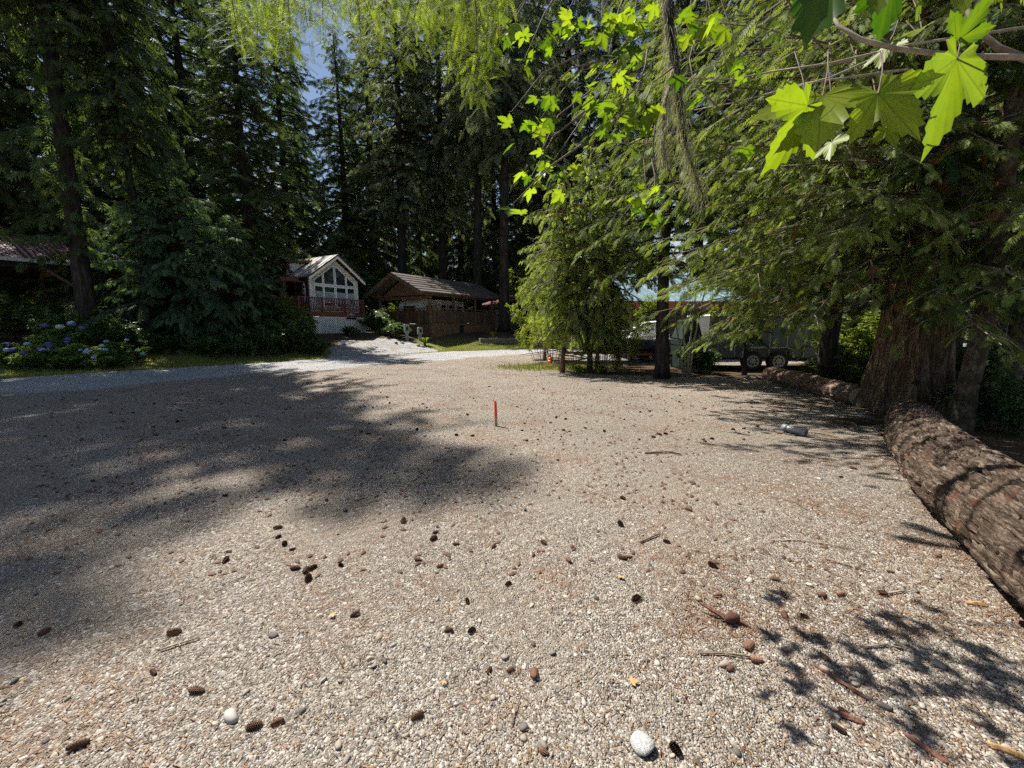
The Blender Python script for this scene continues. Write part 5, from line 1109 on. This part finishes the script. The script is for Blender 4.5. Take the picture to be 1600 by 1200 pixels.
# ---- maple bough hanging into the picture from the right
def maple_leaf_mesh(name, seed):
    """five pleated lobes with toothed margins; fanned from the stalk so that each vein is a fold"""
    rg = np.random.default_rng(seed); out = []
    lobes = [(-118, 0.34), (-62, 0.80), (0, 1.0), (62, 0.80), (118, 0.34)]     # angle from the tip direction, length
    for i, (a, l) in enumerate(lobes):
        a += rg.normal(0, 3); l *= rg.uniform(0.92, 1.06)
        prof_ = [(-27, 0.58, 0.10), (-20, 0.60, 0.07), (-19, 0.70, 0.06), (-12, 0.72, 0.04), (-11, 0.83, 0.03), (-5, 0.84, 0.015), (0, 1.0, 0.0), (5, 0.84, 0.015), (11, 0.83, 0.03), (12, 0.72, 0.04), (19, 0.70, 0.06), (20, 0.60, 0.07), (27, 0.58, 0.10)]
        if l < 0.45: prof_ = [(-16, 0.75, 0.06), (-8, 0.8, 0.03), (0, 1.0, 0), (9, 0.8, 0.03), (18, 0.85, 0.06)]
        for da, f, z in prof_: out.append((a + da, l * f * rg.uniform(0.97, 1.03), z))
        if i < 4: out.append(((a + lobes[i + 1][0]) / 2, 0.40 if 0 < i < 3 else 0.33, 0.13))
    f = rg.uniform(-0.1, 0.22); g = rg.uniform(0.0, 0.3)
    V = [(0, 0, 0)]; tones = [0.7]
    for a, r, z in out:
        x, y = r * math.sin(R(a)), r * math.cos(R(a)); tones.append(0.62 if z == 0.0 else 0.46 if z < 0.05 else 0.34); V.append((x, y, z * 0.4 - f * x * x - g * y * abs(y)))
    n = len(out); F = [(0, i + 2, i + 1) for i in range(n - 1)]
    V += [(-0.006, 0.0, 0.002), (0.006, 0.0, 0.002), (0.004, -0.45, -0.12), (-0.004, -0.45, -0.12)]; k_ = len(V); F.append((k_ - 4, k_ - 3, k_ - 2, k_ - 1))
    me = bpy.data.meshes.new(name); me.from_pydata(V, [], F); me.materials.append(M['maple']); at = me.attributes.new('tone', 'FLOAT', 'POINT'); at.data.foreach_set('value', tones + [0.3] * 4); me.polygons.foreach_set('use_smooth', [True] * len(me.polygons)); me.update(); return me
ML = [maple_leaf_mesh('maple_leaf_%d' % i, i) for i in range(6)]
maple = empty('maple_tree', (3.5, 0.1, -0.03), 0, 'bright green maple whose leafy boughs hang into the top right', 'tree'); MO = Vector(maple.location)
MB().tube([(0, 0, 0), (0.05, 0.02, 1.2), (-0.1, 0.1, 2.4), (-0.35, 0.35, 3.6), (-0.6, 0.7, 5.0)], [0.15, 0.11, 0.09, 0.07, 0.04], 12).build('trunk', M['fir_bark'], maple, True)
HUB = W(1010, -75, 3.3)
MB().tube([Vector((-0.35, 0.35, 3.6)), (HUB + Vector((0.9, -1.3, 0.15))) - MO, HUB - MO, W(900, -60, 3.4) - MO], [0.05, 0.035, 0.022, 0.012], 8).build('limb', M['fir_bark'], maple, True)
tw = [(1640, 90, .95), (1500, 88, .95), (1400, 76, .96), (1345, 62, .97), (1310, 40, 1.0), (1290, 10, 1.02)]
MB().tube([Vector((-0.12, 0.12, 2.6))] + [W(*p) - MO for p in tw], [0.02, 0.0068, 0.0062, 0.0055, 0.005, 0.004, 0.003], 8).build('branch', M['twig_pale'], maple, True)
MB().tube([W(1700, 130, 1.0) - MO, W(1560, 75, 1.05) - MO, W(1520, 40, 1.08) - MO, W(1500, -20, 1.1) - MO], [0.01, 0.008, 0.006, 0.004], 7).build('branch', M['twig'], maple, True)
rgm = np.random.default_rng(101)
def leaf(u, v, d, size, yaw=None, tilt=None, roll=None):
    o = link(bpy.data.objects.new('leaf', ML[rgm.integers(6)]), maple); p = W(u, v, d) - MO
    yaw = rgm.uniform(0, 6.28) if yaw is None else yaw; tilt = rgm.normal(-0.5, 0.35) if tilt is None else tilt
    # leaf hangs with its tip down and outward
    rot = Matrix.Rotation(yaw, 4, 'Z') @ Matrix.Rotation(tilt, 4, 'X') @ Matrix.Rotation(rgm.normal(0, 0.4) if roll is None else roll, 4, 'Y')
    o.matrix_local = Matrix.Translation(p) @ rot @ Matrix.Scale(size, 4)
    return o
clusters = [(965, 20, 6, 3.2), (985, 70, 7, 3.2), (950, 100, 5, 3.3), (870, 62, 8, 4.2), (838, 55, 5, 4.2), (925, 68, 6, 3.6), (975, 120, 6, 3.2), (992, 165, 5, 3.2), (920, 148, 6, 3.3), (938, 186, 5, 3.2), (850, 160, 6, 3.4), (845, 196, 5, 3.3), (818, 108, 3, 3.5),
            (800, 186, 4, 3.3), (806, 38, 4, 3.0), (962, 205, 5, 3.5), (1002, 190, 5, 3.4), (985, 216, 4, 3.5), (1080, 56, 4, 3.0), (1104, 46, 3, 2.8), (1086, 152, 4, 3.3), (1142, 128, 4, 3.6), (1164, 118, 4, 3.6), (845, 250, 4, 3.6), (865, 262, 4, 3.6), (890, 276, 5, 3.7),
            (830, 288, 4, 3.4), (1010, 312, 5, 3.4), (1024, 334, 4, 3.5), (1028, 300, 4, 3.4), (1160, 242, 4, 3.2), (1110, 30, 3, 2.4), (775, 20, 4, 2.9), (780, 65, 3, 2.9), (1010, 30, 6, 3.1), (940, 40, 5, 3.3), (905, 20, 5, 3.6), (1055, 20, 4, 2.9), (802, 330, 2, 3.0)]
for (u, v, n_, d) in clusters:
    d *= 0.68
    c = W(u, v - 12, d) - MO; hb = W(u + 0.45 * (1040 - u) + rgm.normal(0, 15), min(-40, v - 130) if v < 120 else v - rgm.uniform(60, 120), d + 0.1) - MO; mid = hb.lerp(c, 0.55) + Vector((rgm.normal(0, .03), 0, 0.05))
    MB().tube([hb, mid, c], [0.006, 0.004, 0.002], 5, False).build('twig', M['twig'], maple, True)
    for i in range(n_): leaf(u + rgm.normal(0, 13), v + rgm.normal(0, 12), d + rgm.normal(0, 0.12), rgm.uniform(0.055, 0.10))
def leaf_cam(u, v, d, lpx, ang, tx, ty, k_=None):
    """a large near leaf: base pixel, tip direction (degrees from straight down), and its own tilts"""
    r_, u_, f_ = Vector((1, 0, 0)), Vector((0, SP, CP)), Vector((0, -CP, SP)); a = R(ang)
    y = r_ * math.sin(a) - u_ * math.cos(a); x = (r_ * math.cos(a) + u_ * math.sin(a)) * -1; z = x.cross(y)
    m3 = Matrix((x, y, z)).transposed().to_4x4() @ Matrix.Rotation(tx, 4, 'X') @ Matrix.Rotation(ty, 4, 'Y')
    o = link(bpy.data.objects.new('leaf', ML[k_ if k_ is not None else rgm.integers(6)]), maple); p = W(u, v, d) - MO
    o.matrix_local = Matrix.Translation(p) @ m3 @ Matrix.Scale(lpx / FPX * d, 4); return p
for (u, v, d, l, an, tx, ty) in ((1372, 146, 0.84, 105, 25, 0.35, 0.4), (1495, 92, 0.84, 140, 2, -0.3, -0.3), (1498, 62, 0.90, 60, 160, 0.6, 0.2), (1285, 150, 0.92, 130, -22, 0.4, 0.5), (1262, 165, 0.90, 110, -28, -0.2, -0.5), (1300, -62, 0.80, 175, -22, 0.25, 0.35),
                                 (1368, -28, 0.98, 66, -12, 0.3, 0.4), (1396, -30, 0.98, 74, 10, -0.4, 0.3), (1432, -26, 1.0, 74, -6, 0.2, -0.7), (1500, -30, 1.0, 66, -8, 0.3, 0.3), (1556, -28, 1.02, 60, -25, 0.3, -0.4), (1300, 222, 1.05, 40, -25, 0.3, 1.25), (1384, 76, 1.0, 42, -30, 0.2, 1.2), (1440, 44, 1.02, 46, -55, 0.4, 1.15), (1385, 200, 0.9, 40, 15, 0.3, 0.2)):
    p = leaf_cam(u, v, d, l, an, tx, ty)
    q = W(u + rgm.uniform(-30, 35), min(v - 45, 80), d + 0.08) - MO
    MB().tube([p, p.lerp(q, 0.5) + Vector((0.004, 0, 0)), q], 0.0013, 5, False).build('leaf_stalk', M['twig'], maple)
# long pale twigs crossing the picture
for pts in ([(1060, 122, 4), (1140, 124, 4), (1230, 108, 3.8), (1330, 95, 3.6)], [(1085, 172, 4), (1150, 160, 4), (1260, 130, 3.7), (1420, 108, 3.3)], [(1200, 112, 3.2), (1300, 98, 3.0), (1420, 70, 2.8), (1620, 40, 2.6)], [(1230, 140, 2.8), (1300, 120, 2.8), (1380, 85, 2.7)]):
    MB().tube([W(*p) - MO for p in pts], [0.004, 0.006, 0.008, 0.01][:len(pts)], 6).build('twig', M['twig_pale'], maple, True)

# ---- dead branch bearded with lichen
lb = empty('lichen_branch', W(1040, -60, 3.5), 0, 'dead hanging branch bearded with grey-green lichen at the top', 'branch'); LO = Vector(lb.location)
main = [(1040, -60, 3.5), (1046, 40, 3.5), (1055, 100, 3.5), (1062, 160, 3.52), (1072, 230, 3.55), (1098, 305, 3.6)]
MB().tube([W(*p) - LO for p in main], [0.045, 0.04, 0.036, 0.024, 0.012, 0.006], 9).build('limb', M['fir_bark'], lb, True)
s2 = [(1052, 110, 3.48), (1036, 170, 3.45), (1034, 215, 3.45), (1040, 250, 3.45), (1056, 296, 3.45)]
MB().tube([W(*p) - LO for p in s2], [0.02, 0.016, 0.014, 0.012, 0.005], 7).build('side_limb', M['twig'], lb, True)
V = []; tn = []
for i in range(1900):
    mm, mr = (main, 0.05) if rgm.random() < 0.72 else (s2[:4], 0.04); t_ = rgm.random() * (len(mm) - 1.001); k_ = int(t_); p = (W(*mm[k_]).lerp(W(*mm[k_ + 1]), t_ - k_)) - LO + Vector(rgm.normal(0, mr * 0.55, 3)); l = rgm.uniform(0.04, 0.2); w_ = rgm.uniform(0.0015, 0.004)
    q = p + Vector((rgm.normal(0, 0.25) * l, rgm.normal(0, 0.25) * l, -l)); s_ = Vector((rgm.normal(), rgm.normal(), 0)).normalized() * w_
    V += [p - s_, p + s_, q + s_ * 0.3, q - s_ * 0.3]; tn += [rgm.random()] * 4
o = np_obj('lichen', np.array([tuple(v) for v in V]), np.arange(len(V)).reshape(-1, 4), M['lichen'], lb, {'tone': np.array(tn)}); tag(o, kind='stuff')

# ---- fir bough hanging overhead
ob = empty('overhanging_fir', (-0.6, -2.6, 0), 0, 'fir tree behind the viewer whose bright needled boughs hang into the top', 'tree'); OO = Vector(ob.location)
MB().tube([(0, 0, -0.05), (0.02, 0, 3), (0, 0.05, 7)], [0.22, 0.19, 0.15], 14).build('trunk', M['fir_bark'], ob, True)
Lv, limb = Leaves(T_NEEDLE), MB(); rgb = np.random.default_rng(111)
tips = [(375, 70, 12), (400, 85, 14), (430, 70, 14), (455, 90, 16), (480, 40, 8), (505, 55, 8), (525, 30, 8), (545, 25, 8), (565, 80, 9), (585, 40, 8), (600, 60, 9), (622, 95, 9), (640, 55, 9), (660, 40, 9), (690, 40, 12), (715, 70, 14), (735, 130, 16), (748, 160, 14), (765, 90, 13), (780, 60, 10), (415, 30, 14), (440, 35, 14), (385, 35, 10), (700, 110, 8), (725, 40, 12), (620, 20, 9), (540, -5, 6), (500, 0, 6), (670, 70, 7)]
for (u, v, n_) in tips:
    d = rgb.uniform(1.4, 1.8); tip = W(u, v, d); top = W(u + rgb.normal(0, 25), -70 + rgb.normal(0, 20), d + rgb.uniform(-0.25, 0.1)); hub = W(580 + (u - 580) * 0.5, -260, d - 0.35)
    P = [hub, top, top.lerp(tip, 0.5) + Vector((rgb.normal(0, .03), -.02, 0.02)), tip]; limb.tube([p - OO for p in P], [0.007, 0.004, 0.0025, 0.001], 5, False)
    for i in range(int(n_ * 9)):
        f = rgb.random() ** 0.7; p = top.lerp(tip, f); a = Vector((rgb.normal(0, 1.0), rgb.normal(0, 0.5), -0.45 + rgb.normal(0, 0.45)))
        wsp = (1 - f) * 0.5 + 0.35; p = p + Vector((rgb.normal(0, 0.055), rgb.normal(0, 0.055), rgb.normal(0, 0.025))) * wsp
        Lv.add(tuple(p - OO), tuple(a), (rgb.normal(0, .4), -1.0 + rgb.normal(0, .4), 0.5), rgb.uniform(0.045, 0.08), min(1, max(0, rgb.normal(0.55, 0.22))))
tk = [Vector((0, 0.05, 6.0)), Vector((0.1, 1.6, 5.2)), W(580, -420, 1.1) - OO, W(580, -260, 1.25) - OO]
limb.tube(tk, [0.06, 0.04, 0.02, 0.012], 8, False)
for (u, v, n_) in tips[::3]: limb.tube([tk[-1], W(580 + (u - 580) * 0.5, -260, 1.3) - OO], [0.012, 0.007], 5, False)
tag(limb.build('branches', M['twig'], ob), kind='stuff'); Lv.build('crown', M['bough'], ob)

# ------------------------------------------------------------------ the gravel: stones, pebbles, cones, litter
def on_lot(P): return inpoly(P[:, 0], P[:, 1], LOT) & (sdist(P[:, 0], P[:, 1]) < -0.3)
def screen_pts(n, v0, v1, pw=1.0, u0=-40, u1=1640):
    u = rng.uniform(u0, u1, n); v = v0 + (v1 - v0) * rng.random(n) ** pw; a, b_ = (u - 800) / FPX, (600 - v) / FPX; t_ = -CAM_H / (-SP + b_ * CP); P = np.stack([a * t_, (CP + b_ * SP) * t_], -1); return P[on_lot(P)]
def clear_of_log(P):
    A, B = np.array([2.25, 0.5]), np.array([5.85, 5.55]); d = (B - A) / np.linalg.norm(B - A); return ((P - A) @ np.array([-d[1], d[0]])) > 0.36
# small pebbles (uncountable)
P = screen_pts(88000, 700, 1235, 0.85); P = P[clear_of_log(P)]; P = P[rng.random(len(P)) < 0.42 + 0.6 * sstep(-0.5, 0.6, wob(P[:, 0] * 1.3 + 2, P[:, 1] * 1.6))]; n = len(P)
base = np.array([(1, 0, 0), (0.4, 0.8, 0), (-0.6, 0.75, 0), (-1, -0.1, 0), (-0.35, -0.8, 0), (0.6, -0.7, 0), (0.1, 0.05, 0.75), (-0.2, -0.1, 0.7)], float)
tri = np.array([(0, 1, 6), (1, 2, 6), (2, 7, 6), (2, 3, 7), (3, 4, 7), (4, 5, 6), (4, 6, 7), (5, 0, 6)])
dist = np.hypot(P[:, 0], P[:, 1]); sz = np.exp(rng.normal(math.log(0.0031), 0.46, n)) * (0.75 + 0.22 * dist); sz = np.minimum(sz, 0.014)
ang = rng.random(n) * 6.28; ca, sa = np.cos(ang), np.sin(ang); el = rng.uniform(0.6, 1.0, n); hh = rng.uniform(0.5, 1.0, n)
bx, by, bz = base[None, :, 0] * sz[:, None], base[None, :, 1] * (sz * el)[:, None], (base[None, :, 2] * hh[:, None] - 0.08) * sz[:, None]
bx = bx * (1 + rng.normal(0, 0.12, bx.shape)); by = by * (1 + rng.normal(0, 0.12, by.shape))
V = np.stack([P[:, 0:1] + bx * ca[:, None] - by * sa[:, None], P[:, 1:2] + bx * sa[:, None] + by * ca[:, None], ground_z(P[:, 0], P[:, 1])[:, None] + bz + 0.001], -1).reshape(-1, 3)
F = (tri[None] + (np.arange(n) * 8)[:, None, None]).reshape(-1, 3)
o = np_obj('pebbles', V, F, M['pebble'], lot, {'tone': np.repeat(rng.random(n), 8)}); tag(o, kind='stuff')
# countable stones as parts of the lot
special = [(426, 993, .03, .0), (594, 993, .028, 0), (613, 1007, .017, 0), (787, 1027, .026, 0), (530, 1165, .022, 0), (362, 1121, .042, 0), (932, 936, .025, 0), (1226, 1014, .026, 0), (1131, 1040, .034, 0), (1026, 1038, .019, 0), (1338, 1070, .022, 0), (682, 892, .022, 0), (835, 903, .02, 0), (1172, 910, .026, 0), (1090, 937, .03, 0), (1465, 903, .025, 0), (1280, 748, .03, 0), (540, 797, .03, 0), (505, 1062, .02, 0), (470, 1113, .022, 0), (1465, 1040, .03, 0), (818, 1139, .024, 0), (783, 1137, .016, 0), (850, 1165, .022, 0), (634, 1150, .02, 0)]
Pn = screen_pts(520, 800, 1200, 0.8, 0, 1600); Pn = Pn[clear_of_log(Pn)][:275]
for i in range(300):
    if i < len(special): p = G(special[i][0], special[i][1]); r = special[i][2]
    elif i - len(special) < len(Pn): p = Vector((*Pn[i - len(special)], 0)); r = min(0.03, math.exp(random.gauss(math.log(0.0105), 0.4)) * (0.85 + 0.1 * p.length))
    else: break
    o = link(bpy.data.objects.new('stone', STONES[i % 6]), lot); o.location = (p.x, p.y, gz(p.x, p.y) + r * 0.2); o.scale = (r, r, r); o.rotation_euler = (random.gauss(0, .2), random.gauss(0, .2), random.random() * 6.28)
p = G(1005, 1166); o = link(bpy.data.objects.new('white_stone', stone_mesh('white_stone', 3, M['stone_white'], 3, 0.5))); o.location = (p.x, p.y, gz(p.x, p.y) + 0.012); o.scale = (0.058, 0.052, 0.05); o.rotation_euler = (0, 0, 1.9); tag(o, 'large white speckled stone at the bottom of the picture', 'stone')
# fir cones
def cone_mesh(name, seed, closed):
    rg = np.random.default_rng(seed); V = []; tn = []; L, r0 = 0.072, 0.0135 if closed else 0.015
    n = 14
    for i in range(n):
        f = (i + 0.5) / n; r = r0 * math.sin(math.pi * (0.12 + 0.83 * f)) ** 0.6 * (1.0 if f < .7 else 1 - (f - .7)); 
        for k_ in range(6):
            a = k_ * 1.0472 + i * 0.52; c, s_ = math.cos(a), math.sin(a); x = -L / 2 + L * f; fl = 0.0045 if closed else 0.011; w_ = 0.0062
            d = np.array([0, c, s_]); t1 = np.array([0, -s_, c]); b0 = np.array([x, 0, 0]) + d * r * 0.75; tp = np.array([x + 0.0105, 0, 0]) + d * (r + fl)
            V += [b0 - t1 * w_ * .6, b0 + t1 * w_ * .6, tp + t1 * w_, tp - t1 * w_]; t_ = 0.35 + 0.3 * rg.random(); tn += [t_ - 0.35, t_ - 0.35, t_ + .3, t_ + .3]
    m_ = 8; b = len(V)
    for i in range(9):
        f = i / 8; r = r0 * 0.8 * math.sin(math.pi * (0.06 + 0.88 * f)) ** 0.7
        for k_ in range(m_): V.append(np.array([-L / 2 + L * f, r * math.cos(k_ * 6.2832 / m_), r * math.sin(k_ * 6.2832 / m_)])); tn.append(0.15)
    F = [tuple(range(4 * i, 4 * i + 4)) for i in range(b // 4)] + [(b + i * m_ + k_, b + i * m_ + (k_ + 1) % m_, b + (i + 1) * m_ + (k_ + 1) % m_, b + (i + 1) * m_ + k_) for i in range(8) for k_ in range(m_)]
    return np_mesh(name, np.array(V), np.array(F), M['cone'], {'tone': np.array(tn)})
CONES = [cone_mesh('fir_cone_open', 1, False), cone_mesh('fir_cone_closed', 2, True)]
sc = [(274, 988), (240, 1050), (395, 1137), (653, 1120), (305, 1080), (702, 985), (738, 985), (765, 1047), (797, 1048), (835, 1056), (1312, 932), (1284, 935), (1380, 931), (1180, 1034), (1402, 1013), (1316, 1112), (1312, 1143), (1054, 1173), (795, 913), (730, 938), (553, 960), (995, 938), (435, 825), (436, 839), (445, 850), (458, 858), (460, 888), (478, 892), (490, 886), (482, 903), (532, 882), (833, 868), (30, 978), (68, 990), (1209, 908), (1226, 965), (1258, 966), (1120, 933), (1170, 1013), (850, 849), (712, 850), (630, 815), (971, 873), (980, 872), (1140, 1048), (848, 1176), (125, 1165), (435, 1130), (1600, 978), (1390, 895), (1290, 1030)]
# which ground lies in the shade is told by the photograph's shadow outline
SHADE = [(-9, 9.5), (-4.6, 9.4), (-0.7, 7.0), (0.5, 5.0), (-0.66, 3.55), (-1.0, 2.5), (-1.86, 2.16), (-2.95, 2.08), (-9, 2)]
Pc = np.concatenate([np.array([G(u, v)[:2] for u, v in sc]), screen_pts(260, 575, 690, 1.0, 40, 1500), screen_pts(90, 690, 900, 1.0, 0, 1400)])
Pc = Pc[clear_of_log(Pc)][:300]; inS = inpoly(Pc[:, 0], Pc[:, 1], SHADE)
LM = [('the large white stone', G(1005, 1166)), ('the thick red-brown bark chunk', G(1140, 972)), ('the survey stake', G(774, 668)), ('the grey plastic pipe', G(1265, 690)), ('the thick dark stick', G(1035, 709)), ('the long narrow bark strip', G(1312, 1066)),
      ('the small orange fallen leaf', G(519, 961)), ('the flat dark stone at lower left', G(362, 1121)), ('the orange traffic cone', G(860, 571)), ('the long thin pale twig', G(1270, 850)), ('the pale crooked twig', G(280, 1006)), ('the dry mossy scrap', G(970, 903))]
ORD = ['nearest', 'second nearest', 'third nearest', 'fourth nearest', 'fifth nearest', 'sixth nearest']
near = {}
for i, p in enumerate(Pc):
    dl = [math.hypot(p[0] - q.x, p[1] - q.y) for _, q in LM]; k_ = int(np.argmin(dl)); near.setdefault(k_, []).append((dl[k_], i))
uniq = {}
for k_, l in near.items():
    for r_, (d_, i) in enumerate(sorted(l)[:6]): uniq[i] = 'fir cone on the gravel, %s cone to %s' % (ORD[r_], LM[k_][0])
for i, p in enumerate(Pc):
    o = link(bpy.data.objects.new('fir_cone', CONES[i % 3 == 1])); k_ = random.uniform(0.42, 0.8); o.scale = (k_,) * 3; o.location = (p[0], p[1], gz(p[0], p[1]) + 0.015 * k_); o.rotation_euler = (random.random() * 6, random.gauss(0, 0.15), random.random() * 6.28)
    Y = p[1]
    if inS[i]: lab, g = ('dark fir cone lying on the tree-shaded gravel', 'fir cones on the shaded gravel')
    elif Y < 3.0: lab, g = ('brown fir cone on the sunlit gravel of the near foreground', 'fir cones in the near foreground')
    elif Y < 6.5: lab, g = ('brown fir cone on the sunlit gravel around the survey stake', 'fir cones around the survey stake')
    else: lab, g = ('small dark fir cone on the far sunlit gravel towards the road', 'fir cones on the far gravel')
    tag(o, uniq.get(i, lab), 'fir cone', g)
Pf = np.concatenate([screen_pts(900, 566, 640, 0.9, 250, 1300), screen_pts(800, 610, 790, 1.1, 40, 1100), screen_pts(130, 780, 900, 1.0, 40, 1300)]); V = []; F = []; tn = []
for p in Pf:
    b = len(V); a = random.random() * 6.28; l, r = random.uniform(0.016, 0.032), random.uniform(0.010, 0.016); c, s_ = math.cos(a), math.sin(a); z = gz(p[0], p[1])
    for x, y, zz in ((-1, 0, .5), (0, -1, .4), (0, 0, 1.5), (0, 1, .4), (1, 0, .5), (0, 0, -.1)): V.append((p[0] + c * x * l - s_ * y * r, p[1] + s_ * x * l + c * y * r, z + zz * r))
    F += [(b, b + 1, b + 2), (b + 1, b + 4, b + 2), (b + 4, b + 3, b + 2), (b + 3, b, b + 2)]; tn += [random.random() * 0.4] * 6
tag(np_obj('distant_cones', np.array(V), np.array(F), M['cone'], None, {'tone': np.array(tn)}), 'many small dark cone scraps scattered over the gravel', 'fir cone', None, 'stuff')
# needle and twig litter
def litter(n, P, lmin, lmax):
    P = P[:n]; m_ = len(P); a = rng.random(m_) * 6.28; l = rng.uniform(lmin, lmax, m_); d = np.stack([np.cos(a), np.sin(a), rng.normal(0, 0.12, m_)], -1) * l[:, None]; s_ = np.stack([-np.sin(a), np.cos(a), 0 * a], -1) * rng.uniform(0.0008, 0.0022, m_)[:, None]
    b0 = np.stack([P[:, 0], P[:, 1], ground_z(P[:, 0], P[:, 1]) + 0.006], -1); V = np.stack([b0 - s_, b0 + s_, b0 + d + s_, b0 + d - s_], 1).reshape(-1, 3); return V, np.repeat(rng.random(m_), 4)
v1_, t1_ = litter(4200, screen_pts(6000, 640, 1220, 0.8), 0.012, 0.04); v2_, t2_ = litter(4500, screen_pts(6500, 620, 1000, 1.0, 1050, 1600), 0.02, 0.07)
tl = rng.random(4200); LA, LB = np.array([2.25, 0.5]), np.array([5.6, 5.3]); PL = LA + (LB - LA) * tl[:, None] + np.array([-0.81, 0.58]) * (0.26 + np.abs(rng.normal(0, 0.16, 4200)))[:, None]
v3_, t3_ = litter(4200, PL, 0.015, 0.07); V = np.concatenate([v1_, v2_, v3_]); t2_ = np.concatenate([t2_, t3_]); tag(np_obj('needle_litter', V, np.arange(len(V)).reshape(-1, 4), M['needle_litter'], None, {'tone': np.concatenate([t1_, t2_])}), 'fallen reddish needles scattered over the gravel', 'needles', None, 'stuff')
# sticks
def stick(pts, r, lab, mat='twig', side=None):
    P = [G(u, v) + Vector((0, 0, 0.008 + r * 0.6)) for u, v in pts]; P = [p + Vector((0, 0, gz(p.x, p.y))) for p in P]; O = P[0].copy(); e = empty('stick', O, 0, lab, 'stick')
    MB().tube([p - O for p in P], [r * (1 - 0.5 * i / len(P)) for i in range(len(P))], 7).build('shaft', M[mat], e, True)
    k_ = len(P) // 2; q = P[k_] - O; MB().tube([q, q + Vector((0.03, -0.03, 0.012))], [r * 0.5, r * 0.25], 5).build('side_twig', M[mat], e)
stick([(1008, 709), (1025, 708), (1045, 707), (1064, 711)], 0.014, 'thick dark stick lying on the sunlit gravel right of the stake')
stick([(1205, 847), (1250, 847), (1290, 853), (1336, 862)], 0.005, 'long thin pale twig on the gravel near the big log', 'twig_pale')
stick([(1290, 876), (1330, 888), (1358, 897)], 0.005, 'thin dark twig just below the long pale twig'); stick([(1093, 1024), (1130, 1024), (1180, 1031)], 0.005, 'thin dark twig pointing at a cone, right of the white stone')
stick([(250, 1016), (280, 1006), (312, 997)], 0.005, 'pale crooked twig in the left foreground', 'twig_pale'); stick([(1350, 1013), (1387, 1011)], 0.005, 'short pale stick ending at a long cone', 'twig_pale')
stick([(1388, 930), (1415, 926)], 0.006, 'short tan twig beside a cone near the log', 'twig_pale'); stick([(1000, 850), (1030, 838)], 0.007, 'short brown stick among cones in the middle of the lot'); stick([(520, 1010), (523, 1020), (537, 1045)], 0.003, 'thin bent dark twig left of the pale round stones')
stick([(1205, 778), (1240, 786), (1262, 800)], 0.004, 'thin reddish twig lying in front of the log shadows'); stick([(800, 1135), (806, 1110), (812, 1095)], 0.003, 'fine dark twig below the middle of the picture')
# bark pieces
def bark_piece(u, v, lx, ly, rz, lab, nm='bark_piece', mat='bark_red', bulge=0.02):
    p = G(u, v); n = 9; V = []; F = []
    rg = np.random.default_rng(int(u))
    for j in range(2):
        for i in range(n):
            f = i / (n - 1) - 0.5
            for s_ in (-1, -0.35, 0.35, 1):
                V.append((f * lx, s_ * ly / 2 * (1 - (2 * f) ** 4 * 0.7) + rg.normal(0, ly * 0.05), 0.004 + bulge * (1 - s_ * s_) * (1 - 3 * f * f) + j * 0.006 + rg.normal(0, 0.0012)))
    m_ = n * 4
    for j in range(2):
        for i in range(n - 1):
            for s_ in range(3): a = j * m_ + i * 4 + s_; q = (a, a + 4, a + 5, a + 1); F.append(q if j == 0 else tuple(reversed(q)))
    for i in range(n - 1): F += [(i * 4, m_ + i * 4, m_ + i * 4 + 4, i * 4 + 4), (i * 4 + 3, i * 4 + 7, m_ + i * 4 + 7, m_ + i * 4 + 3)]
    o = MB().add(V, F).build(nm, M[mat]); o.location = (p.x, p.y, gz(p.x, p.y)); o.rotation_euler = (0, 0, rz); tag(o, lab, 'bark', 'bark scraps on the gravel'); return o
bc = empty('bark_chunk', G(1140, 972), 0, 'thick red-brown bark chunk with a curled tail, right foreground', 'bark')
o = link(bpy.data.objects.new('chunk', stone_mesh('bark_chunk', 1, M['bark_red'], 3, 0.75)), bc); o.location = (0, 0, 0.03); o.scale = (0.055, 0.045, 0.045); o.rotation_euler = (0, 0, 0.3)
MB().tube([(-0.03, 0.01, 0.025), (-0.08, 0.045, 0.04), (-0.12, 0.08, 0.05)], [0.014, 0.011, 0.005], 6).build('tail', M['bark_red'], bc); MB().tube([(0.04, -0.01, 0.02), (0.08, -0.05, 0.012)], [0.012, 0.003], 6).build('tip', M['bark_red'], bc)
bark_piece(1312, 1066, 0.19, 0.014, -1.05, 'long narrow purple-brown bark strip in the right foreground', bulge=0.006); bark_piece(1525, 945, 0.10, 0.022, -0.3, 'tan curled bark scrap at the foot of the log', mat='yellow_leaf', bulge=0.012); bark_piece(1325, 1123, 0.10, 0.022, -0.5, 'reddish bark scrap beside the small cone cluster', bulge=0.008)
bark_piece(1445, 1170, 0.12, 0.018, -1.1, 'orange-brown bark splinter at the bottom right', mat='bark_red', bulge=0.008); bark_piece(1575, 1175, 0.11, 0.02, -0.6, 'orange bark splinter in the bottom right corner', mat='yellow_leaf', bulge=0.01); bark_piece(1465, 870, 0.05, 0.03, 0.4, 'dark red bark flake under the log side', bulge=0.01)
for u, v, s_, lab in ((519, 961, 0.03, 'small orange fallen leaf left of the middle'), (985, 1070, 0.035, 'narrow orange fallen leaf below the middle right'), (694, 1068, 0.018, 'tiny yellow leaf scrap near the bottom middle'), (970, 903, 0.035, 'dry mossy yellow scrap beside the cone pair')):
    p = G(u, v); me = ML[u % 6].copy(); me.materials.clear(); me.materials.append(M['yellow_leaf']); o = link(bpy.data.objects.new('fallen_leaf', me)); o.location = (p.x, p.y, gz(p.x, p.y) + 0.015); o.scale = (s_, s_, s_ * 0.6); o.rotation_euler = (0.1, 0.15, u); tag(o, lab, 'leaf', 'fallen leaves on the gravel')
